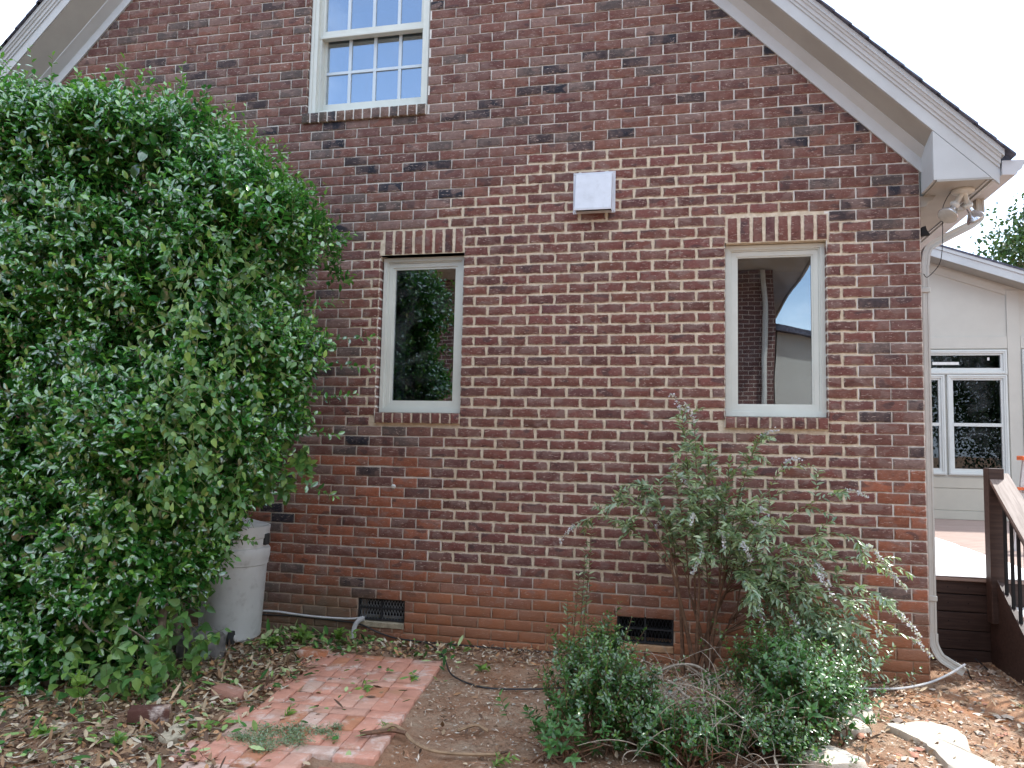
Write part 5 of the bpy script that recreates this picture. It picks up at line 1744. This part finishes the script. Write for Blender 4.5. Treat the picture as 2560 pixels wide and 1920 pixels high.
for x, z, fl_ in TIPS:
    y = -0.45 + rng.normal(0, 0.13)
    if x > -1.0 and not fl_: z = z * 0.85
    tip = np.array([x, min(y, -0.14), z])
    st = main[int(np.argmin([abs(c[-1][0] - (x * 0.5 + -1.35 * 0.5)) + rng.random() * 0.15 for c in main]))]
    s0 = st[rng.integers(3, 8)] if z < 0.8 else st[rng.integers(5, 8)]
    rise = max(tip[2], s0[2]) + (0.22 if abs(x + 1.4) > 0.35 else 0.04)
    ctrl = np.array([s0[0] * 0.45 + tip[0] * 0.55, (s0[1] + tip[1]) / 2 - 0.05, rise])
    if z > 1.2: ctrl = np.array([s0[0] * 0.7 + tip[0] * 0.3, (s0[1] + tip[1]) / 2 - 0.04, (s0[2] + tip[2]) / 2 + 0.18])
    c = bez(s0, ctrl, tip, 12)
    bra.append(c)
    ln = np.linalg.norm(np.diff(c, axis=0), axis=1).sum()
    q = pinnate(c, int(ln * (34 if x > -1.0 else 46)) + 8, 0.074, 0.024, start=0.20)
    for lst, v_ in zip((Ps, As, Ns, Ls, Ws), q): lst.append(v_)
    # side shoots
    for j in range(int((3 + ln * 8) * (0.5 if x > -1.0 else 0.85))):
        i = rng.integers(4, 11)
        d = unit(unit(c[min(i + 1, 11)] - c[i - 1]) * 0.6 + rng.normal(0, 0.6, 3) + np.array([0, -0.1, 0.15]))
        l2 = rng.uniform(0.08, 0.22)
        e_ = c[i] + d * l2 + np.array([0, 0, -0.02]); e_[1] = min(e_[1], -0.06)
        c2 = bez(c[i], c[i] + d * l2 * 0.6 + np.array([0, 0, 0.02]), e_, 6)
        stemc.append(c2)
        q = pinnate(c2, 14, 0.066, 0.023, start=0.12)
        for lst, v_ in zip((Ps, As, Ns, Ls, Ws), q): lst.append(v_)
    if fl_ or rng.random() < 0.4:
        # drooping raceme of small lilac flowers
        d = unit(unit(c[-1] - c[-3]) + np.array([0.15 if x > -1.4 else -0.15, 0, -0.45]))
        L_ = rng.uniform(0.11, 0.19)
        rc = bez(c[-1], c[-1] + d * L_ * .5 + np.array([0, 0, .012]), c[-1] + d * L_ + np.array([0, 0, -0.035]), 8)
        rc[:, 1] = np.minimum(rc[:, 1], -0.05)
        stemc.append(np.array([rc[int(round(v_))] for v_ in np.linspace(0, 7, 6)]))
        nf = 60
        tt = rng.random(nf) ** 1.6 * 6.9
        ii = tt.astype(int)
        pf = rc[ii] + (rc[ii + 1] - rc[ii]) * (tt - ii)[:, None] + rng.normal(0, 0.005, (nf, 3))
        FP.append(pf); FA.append(unit(rng.normal(0, 1, (nf, 3))))
# thin upright suckers at the left of the shrub
for x, z in ((-2.20, 0.62), (-2.12, 0.95), (-2.27, 0.45), (-2.16, 0.80)):
    c = bez((-2.22 + rng.normal(0, .03), -0.30, -0.02), (x - 0.02, -0.36, z * 0.5), (x, -0.42, z), 12)
    bra.append(c)
    q = pinnate(c, int(z * 40), 0.06, 0.021, start=0.45)
    for lst, v_ in zip((Ps, As, Ns, Ls, Ws), q): lst.append(v_)
P_, A_, N_, L_, W_ = (np.concatenate(q) for q in (Ps, As, Ns, Ls, Ws))
P_[:, 1] = np.minimum(P_[:, 1], -0.05)
A_[:, 1] = np.where(P_[:, 1] > -0.12, -np.abs(A_[:, 1]), A_[:, 1])
yg = rng.random(len(P_)) ** 2
o = leaf_object("leaves", P_, A_, N_, L_, W_, M['leaf_shrub'], shrub, yg, 'lance', (-1.45, -0.28, 0), 0.45, -0.20)
tag(o, kind='stuff')
FP, FA = np.concatenate(FP), np.concatenate(FA)
n = len(FP)
o = leaf_object("flowers", FP, FA, unit(rng.normal(0, 1, (n, 3))), np.full(n, 0.016), np.full(n, 0.014), M['flower'], shrub, rng.random(n), 'dot', (-1.45, -0.28, 0))
tag(o, kind='stuff')
for c in main:
    twig_object("stem", [(np.array([c]), rng.uniform(0.011, 0.017), 0.007, 8)], M['stem_red'], shrub, (-1.45, -0.28, 0))
o = twig_object("branches", [(np.array(bra), 0.0048, 0.0014, 5), (np.array([c for c in stemc]), 0.0018, 0.0009, 3)], M['stem_red'], shrub, (-1.45, -0.28, 0))
tag(o, kind='stuff')

# ------------------------------------------------------------------ low evergreen shrubs
def low_shrub(name, c, r, nshoot, label, leafL=0.030, leafW=0.015, mat='leaf_azalea', nl=9, seed_clump=1.0, cat="shrub", young=0.9, shape='oval'):
    b = (c[0], c[1], 0.0)
    t = thing(name, b, label, cat)
    c = np.array(c, dtype=float); r = np.array(r, dtype=float)
    ncl = 24
    cd = unit(rng.normal(0, 1, (ncl, 3))); cd[:, 2] = np.abs(cd[:, 2]) * 1.35 - 0.42
    cp = c + cd * r * (0.35 + 0.5 * rng.random((ncl, 1)))
    k = rng.integers(0, ncl, nshoot)
    B = cp[k] + rng.normal(0, 1, (nshoot, 3)) * r.mean() * 0.17
    far = rng.random(nshoot) < 0.16
    B[far] = c + (B[far] - c) * rng.uniform(1.1, 1.4, (far.sum(), 1))
    B[:, 2] = np.maximum(B[:, 2], 0.02)
    D = unit((B - c) / r * 0.8 + np.array([0, 0, 0.75]) + rng.normal(0, 0.35, B.shape))
    ln = rng.uniform(0.05, 0.11, nshoot) * np.where(far, 1.7, 1.0)
    p, a, nn, l, w, tt = bearing_shoots(B, D, nl, ln, leafL, leafW, 0.3, 0.9, 0.2)
    y = np.clip((tt - 0.55) * 1.7, 0, 1) * np.repeat(rng.random(nshoot) ** 1.3, nl) * young
    o = leaf_object("leaves", p, a, nn, l, w, M[mat], t, y, shape, b)
    tag(o, kind='stuff')
    br = []
    for q in range(46):
        e_ = cp[q % ncl] + rng.normal(0, 0.04, 3)
        p0 = np.array([c[0] + rng.normal(0, r[0] * 0.25), c[1] + rng.normal(0, r[1] * 0.25), -0.02])
        br.append(bez(p0, (p0 + e_) / 2 + rng.normal(0, 0.04, 3), e_, 7))
    tw = np.stack([B, B + D * ln[:, None] * .5, B + D * ln[:, None]], 1)
    o = twig_object("branches", [(np.array(br), 0.006, 0.002, 5), (tw, 0.0016, 0.0009, 3)], M['stem_red'], t, b)
    tag(o, kind='stuff')
    return t
low_shrub("azalea", (-1.93, -1.56, 0.20), (0.29, 0.32, 0.29), 640, "low dark green azalea bush on the left with small whorled leaves")
low_shrub("azalea", (-2.06, -0.85, 0.14), (0.24, 0.22, 0.24), 330, "small azalea clump sprouting in front of the vent's left edge")
low_shrub("azalea", (-1.03, -1.12, 0.19), (0.38, 0.38, 0.29), 820, "wide dark azalea bush on the right below the flowering shrub")
low_shrub("azalea", (-1.22, -1.56, 0.06), (0.36, 0.22, 0.17), 420, "low azalea mound at the front between the two bigger bushes")
low_shrub("azalea", (-1.62, -1.66, 0.04), (0.26, 0.16, 0.16), 230, "dark low azalea growth along the bottom edge under the bare twigs")
low_shrub("privet", (-2.08, -1.80, 0.10), (0.24, 0.16, 0.14), 60, "pale privet sprouts at the front left of the azaleas", 0.046, 0.020, 'leaf_vine', 8, 1.0, "shrub", 0.2, 'ovate')
low_shrub("privet", (-1.52, -1.72, 0.12), (0.20, 0.10, 0.18), 34, "upright privet sprig with long leaves at the bottom edge", 0.042, 0.018, 'leaf_vine', 8, 1.0, "shrub", 0.3, 'lance')
low_shrub("privet", (-0.90, -1.30, 0.16), (0.26, 0.22, 0.24), 120, "loose bluish privet shoots over the right azalea", 0.052, 0.024, 'leaf_vine', 8, 1.0, "shrub", 0.2, 'ovate')
low_shrub("privet", (-0.72, -0.52, 0.22), (0.36, 0.24, 0.24), 260, "yellowish trailing privet beside the wall corner stones", 0.046, 0.018, 'leaf_shrub', 8, 1.0, "shrub", 0.9, 'lance')

# bare twigs tangled between the bushes
tw = []
for k in range(120):
    x = rng.uniform(-1.75, -1.15); y = rng.uniform(-1.78, -0.75)
    a = rng.uniform(0, 6.28)
    l_ = rng.uniform(0.15, 0.55)
    p0 = np.array([x, y, rng.uniform(0.0, 0.12)])
    p2 = p0 + np.array([math.cos(a) * l_, math.sin(a) * l_ * 0.6, rng.uniform(-0.05, 0.28)])
    p2[2] = max(0.01, p2[2])
    tw.append(bez(p0, (p0 + p2) / 2 + rng.normal(0, 0.07, 3) + np.array([0, 0, 0.07]), p2, 9))
dead = twig_object("dead_twigs", [(np.array(tw), rng.uniform(0.0015, 0.0045, 120), 0.0012, 5)], M['twig'], None, (-1.4, -1.0, 0))
tag(dead, "tangle of bare grey twigs between the low bushes", "twigs", None, 'stuff')
for pts, r_, lab in (([(-1.78, -0.72, 0.03), (-1.62, -0.75, 0.17), (-1.46, -0.74, 0.19), (-1.34, -0.74, 0.10), (-1.30, -0.8, 0.0)], 0.008, "arched bare grey branch below the shrub stems"),
                     ([(-1.60, -1.12, 0.20), (-1.48, -1.18, 0.13), (-1.32, -1.18, 0.12), (-1.20, -1.12, 0.20)], 0.007, "sagging bare branch in the middle of the twig tangle"),
                     ([(-1.36, -0.9, 0.0), (-1.40, -1.1, 0.22), (-1.36, -1.3, 0.10), (-1.28, -1.62, 0.02)], 0.0055, "long thin bare stem leaning towards the camera")):
    cable("bare_branch", pts, r_, 'twig', lab, "branch")

# ------------------------------------------------------------------ weeds and cut sprigs
def weed(x, y, h, nl, L, label, cat="weed", wd=0.5, mat='leaf_weed', lean=(0, 0), shape='ovate', spread=0.5, name="weed"):
    b = (x, y, 0.0)
    t = thing(name, b, label, cat)
    ns = max(1, nl // 7)
    Pq = [[], [], [], [], []]
    cs = []
    for k in range(ns):
        e_ = np.array([x + lean[0] + rng.normal(0, h * spread * 0.4), y + lean[1] + rng.normal(0, h * spread * 0.3), h * rng.uniform(0.6, 1.0)])
        c = bez((x + rng.normal(0, 0.015), y + rng.normal(0, 0.015), -0.01), (x + lean[0] * .3, y + lean[1] * .3, h * 0.6), e_, 7)
        cs.append(c)
        q = pinnate(c, 8, L, L * wd, start=0.3)
        for a_, v_ in zip(Pq, q): a_.append(v_)
    q = [np.concatenate(a_) for a_ in Pq]
    n_ = len(q[0])
    leaf_object("leaves", *q, M[mat], t, rng.random(n_), shape, b)
    twig_object("stem", [(np.array(cs), 0.0025, 0.0012, 4)], M['stem_green'], t, b)
    return t
weed(-4.60, -1.93, 0.30, 21, 0.085, "bright lobed weed leaves at the hedge foot", wd=0.75)
weed(-5.00, -2.08, 0.20, 7, 0.10, "pale seedling with three big leaves in the hedge shadow", wd=0.5)
weed(-4.92, -1.98, 0.42, 7, 0.09, "lone yellow green sprig standing before the dark hedge base", wd=0.45)
weed(-4.42, -1.62, 0.26, 28, 0.075, "leafy weeds clustered where the vine meets the ground", wd=0.62)
weed(-4.55, -1.02, 0.20, 21, 0.085, "broad leaved weed in front of the dark rock", wd=0.62)
weed(-3.96, -0.24, 0.13, 28, 0.07, "fresh green sprig lying by the white pipe", wd=0.5, spread=1.6)
weed(-4.20, -0.30, 0.12, 42, 0.07, "heap of cut green sprigs along the foot of the wall", wd=0.5, spread=2.2)
weed(-4.36, -0.46, 0.10, 35, 0.07, "cut green twigs right beside the bin", wd=0.5, spread=2.2)
weed(-3.36, -1.18, 0.05, 14, 0.06, "fallen green sprig in the middle of the brick path", wd=0.5, spread=2.5)
weed(-3.55, -1.72, 0.05, 7, 0.065, "drooping dark sprig on the left of the path", wd=0.45, spread=2.5)
weed(-3.14, -0.92, 0.05, 14, 0.05, "dark cut sprig on the right border of the path", wd=0.45, spread=2.5, mat='leaf_azalea')
weed(-2.98, -1.72, 0.06, 21, 0.045, "small grassy weed where the root crosses the path edge", wd=0.2, spread=2.0)
weed(-2.36, -1.98, 0.05, 28, 0.05, "low green weeds at the bottom edge by the shrubs", wd=0.25, spread=3.0)
weed(-4.55, -2.22, 0.05, 21, 0.06, "flat rosette of cut leaves on the litter in the left corner", wd=0.5, spread=2.5)
weed(-4.12, -2.24, 0.05, 21, 0.055, "pale green cut sprig on the litter near the frame bottom", wd=0.5, spread=2.5)
weed(-3.90, -1.95, 0.05, 14, 0.055, "green cut sprig left of the brick path", wd=0.5, spread=2.5)
weed(-2.80, -0.62, 0.05, 14, 0.05, "dark fallen sprig on the soil right of the cable", wd=0.5, spread=2.5, mat='leaf_azalea')
weed(0.38, -0.42, 0.04, 21, 0.045, "little grass tuft on the sunny soil by the stairs", wd=0.15, spread=2.5)

# grey-green mossy mat on the path
n = 3000
blob = np.array([(-3.52, -1.97, .10), (-3.40, -1.90, .09), (-3.34, -2.02, .08), (-3.48, -2.08, .07), (-3.26, -1.88, .05), (-3.22, -1.80, .035), (-3.60, -2.05, .06), (-3.17, -1.93, .03), (-3.42, -2.14, .05)])
bi_ = rng.choice(len(blob), n, p=blob[:, 2] ** 1.5 / (blob[:, 2] ** 1.5).sum())
x = blob[bi_, 0] + rng.normal(0, 1, n) * blob[bi_, 2] * 0.55
y = blob[bi_, 1] + rng.normal(0, 1, n) * blob[bi_, 2] * 0.45
P = np.stack([x, y, 0.022 + rng.random(n) * 0.022], 1)
moss = leaf_object("moss_patch", P, unit(rng.normal(0, 1, (n, 3)) * np.array([1, 1, 0.4]) + np.array([0, 0, 0.15])), unit(rng.normal(0, .5, (n, 3)) + np.array([0, 0, 1.0])), rng.uniform(0.012, 0.028, n), rng.uniform(0.003, 0.006, n),
                   M['leaf_shrub'], None, rng.random(n) * 0.4, 'dot', (-3.42, -1.93, 0.03), 0.2, 0.1)
tag(moss, "matted grey green weed spreading over the front path bricks", "weeds", None, 'stuff')

# ------------------------------------------------------------------ litter, grit
def litter(name, n, xy, L, W, cols, label, lift=0.006, flat=0.35, shape='oval', curl=0.12):
    x, y = xy(n)
    n = len(x)
    z = ground_h(x, y) + lift + rng.random(n) * 0.012
    P = np.stack([x, y, z], 1)
    A = unit(np.stack([rng.normal(0, 1, n), rng.normal(0, 1, n), rng.normal(0, flat, n)], 1))
    N = unit(np.stack([rng.normal(0, flat, n), rng.normal(0, flat, n), np.ones(n)], 1))
    l = L * np.exp(rng.normal(-0.08, 0.34, n))
    V, F, nv = leaf_batch(P, A, N, l, W * rng.uniform(0.7, 1.2, n), shape, 0.35, curl)
    c = np.array(cols)[rng.integers(0, len(cols), n)] * rng.uniform(0.75, 1.2, (n, 1))
    C = np.concatenate([np.clip(c, 0, 1), np.ones((n, 1))], 1)
    base = (float(x.mean()), float(y.mean()), 0.0)
    o = link(name, np_mesh(name, V, F, M['litter'], {"col": np.repeat(C, nv, 0)}, True, base), None, base)
    return tag(o, label, None, None, 'stuff')
def on_path(x, y):
    u = (ox - x); v_ = (oy - y)
    return (v_ > -0.02) & (v_ < 1.75) & (u > -0.02 - 0.12 * v_) & (u < 0.79 - 0.118 * v_)
def left_bed(n):
    x = rng.uniform(-6.2, -3.2, n); y = rng.uniform(-3.0, -0.15, n)
    dens = np.where(x < -3.9, 1.0, np.exp(-(x + 3.9) / 0.45))
    dens = np.where(on_path(x, y), 0.035, dens)
    k = rng.random(n) < dens
    return x[k], y[k]
DRY = [(0.34, 0.21, 0.12), (0.46, 0.33, 0.21), (0.55, 0.43, 0.29), (0.22, 0.135, 0.08), (0.62, 0.54, 0.42), (0.13, 0.08, 0.055), (0.47, 0.26, 0.13)]
litter("leaf_litter", 11000, left_bed, 0.052, 0.021, DRY, "brown dry leaves covering the ground below the hedge")
litter("leaf_crumbs", 9000, left_bed, 0.017, 0.009, [(0.16, 0.10, 0.065), (0.30, 0.20, 0.13), (0.42, 0.32, 0.22), (0.09, 0.06, 0.045)], "crumbled brown leaf bits between the dry leaves", 0.004, 0.5, 'dot')
twl = []
for k in range(260):
    x, y = rng.uniform(-5.6, -3.6), rng.uniform(-2.7, -0.3)
    if on_path(x, y): continue
    a = rng.uniform(0, 6.28); l_ = rng.uniform(0.04, 0.22)
    p0 = np.array([x, y, 0.022]); p2 = p0 + np.array([math.cos(a) * l_, math.sin(a) * l_, rng.uniform(-0.008, 0.02)])
    twl.append(bez(p0, (p0 + p2) / 2 + rng.normal(0, 0.012, 3), p2, 6))
tag(twig_object("fallen_twigs", [(np.array(twl), 0.0022, 0.001, 4)], M['twig'], None, (-4.5, -1.5, 0)), "thin dead twigs lying in the leaf litter", None, None, 'stuff')
GRN = [(0.06, 0.17, 0.035), (0.17, 0.32, 0.08), (0.28, 0.42, 0.14), (0.035, 0.10, 0.025), (0.38, 0.47, 0.22)]
litter("fallen_leaves", 1100, left_bed, 0.052, 0.025, GRN, "fresh green leaves dropped on the dry litter", 0.016)
def wall_foot(n):
    x = rng.uniform(-4.5, -3.0, n); y = -0.05 - rng.random(n) ** 1.3 * 0.5
    k = rng.random(n) < np.where(x < -3.75, 1.0, 0.3)
    return x[k], y[k]
litter("fallen_leaves", 420, wall_foot, 0.058, 0.028, GRN, "green clipped leaves heaped along the wall beside the bin", 0.02, 0.6)
def path_leaves(n):
    x = rng.uniform(-3.95, -2.9, n); y = rng.uniform(-2.3, -0.5, n)
    return x, y
litter("fallen_leaves", 60, path_leaves, 0.05, 0.024, GRN, "single green leaves strewn over the path bricks", 0.036, 0.3)
def right_bed(n):
    x = rng.uniform(-3.05, 1.6, n); y = rng.uniform(-2.4, 0.55, n)
    w_ = 0.35 + 0.65 * (np.sin(3.1 * x + 1.2) * np.sin(4.3 * y + x) > -0.25)
    k = (rng.random(n) < w_) & ((y < -0.02) | (x > 0.12)) & ~on_path(x, y)
    return x[k], y[k]
CHIP = [(0.50, 0.38, 0.28), (0.60, 0.53, 0.45), (0.54, 0.44, 0.33), (0.28, 0.17, 0.11), (0.15, 0.09, 0.06), (0.62, 0.54, 0.44), (0.46, 0.25, 0.15)]
litter("wood_chips", 15000, right_bed, 0.024, 0.0085, CHIP, "tan wood chips and bark bits scattered over the red soil", 0.004, 0.25, 'dot', 0.05)
litter("leaf_litter", 650, right_bed, 0.045, 0.018, DRY, "few curled brown leaves on the open red soil", 0.006)
def strip(n):
    x = rng.uniform(-3.6, -0.1, n); y = -0.04 - rng.random(n) ** 1.5 * 0.45
    return x, y
litter("leaf_litter", 1500, strip, 0.040, 0.016, DRY, "brown leaf bits gathered along the wall foot", 0.006)

def pebbles(n, xy, smin, smax, cols, label):
    x, y = xy(n)
    n = len(x)
    s = rng.uniform(smin, smax, n) * (rng.random(n) ** 2 * 0.8 + 0.4)
    oc = np.array([(1, 0, 0), (0, 1, 0), (-1, 0, 0), (0, -1, 0), (0, 0, 0.75), (.7, .7, .4), (-.7, .7, .4), (-.7, -.7, .4), (.7, -.7, .4)])
    F0 = np.array([(4, 8, 5), (4, 5, 6), (4, 6, 7), (4, 7, 8), (0, 5, 8), (1, 6, 5), (2, 7, 6), (3, 8, 7)])
    a = rng.random(n) * 6.28
    sh_ = oc[None] * rng.uniform(0.6, 1.3, (n, 9, 1)) * (s[:, None, None]) * np.stack([np.ones(n), rng.uniform(0.5, 1, n), rng.uniform(0.4, 0.9, n)], 1)[:, None]
    ca, sa = np.cos(a)[:, None], np.sin(a)[:, None]
    V = np.stack([sh_[..., 0] * ca - sh_[..., 1] * sa, sh_[..., 0] * sa + sh_[..., 1] * ca, sh_[..., 2]], -1)
    V = V + np.stack([x, y, ground_h(x, y) + s * 0.1], 1)[:, None]
    F = (F0[None] + (np.arange(n) * 9)[:, None, None]).reshape(-1, 3)
    c = np.array(cols)[rng.integers(0, len(cols), n)] * rng.uniform(0.8, 1.15, (n, 1))
    C = np.repeat(np.concatenate([c, np.ones((n, 1))], 1), 9, 0)
    base = (float(x.mean()), float(y.mean()), 0.0)
    o = link("gravel", np_mesh("gravel", V.reshape(-1, 3), F, M['pebble'], {"col": C}, False, base), None, base)
    tag(o, label, None, None, 'stuff')
pebbles(6000, right_bed, 0.004, 0.013, [(0.5, 0.42, 0.33), (0.36, 0.2, 0.12), (0.6, 0.54, 0.46), (0.25, 0.14, 0.09)], "small pale gravel and clods on the red soil")
def corner_bed(n):
    x = rng.uniform(-0.7, 1.5, n); y = rng.uniform(-1.7, 0.45, n)
    k = (y < -0.03) | (x > 0.15)
    return x[k], y[k]
pebbles(650, corner_bed, 0.014, 0.038, [(0.56, 0.48, 0.40), (0.50, 0.40, 0.32), (0.40, 0.20, 0.14), (0.24, 0.19, 0.16), (0.34, 0.24, 0.18)], "larger stone chips and broken brick bits at the house corner")
litter("leaf_litter", 900, corner_bed, 0.045, 0.018, DRY, "dry grey brown leaves and bark at the house corner", 0.008, 0.5)
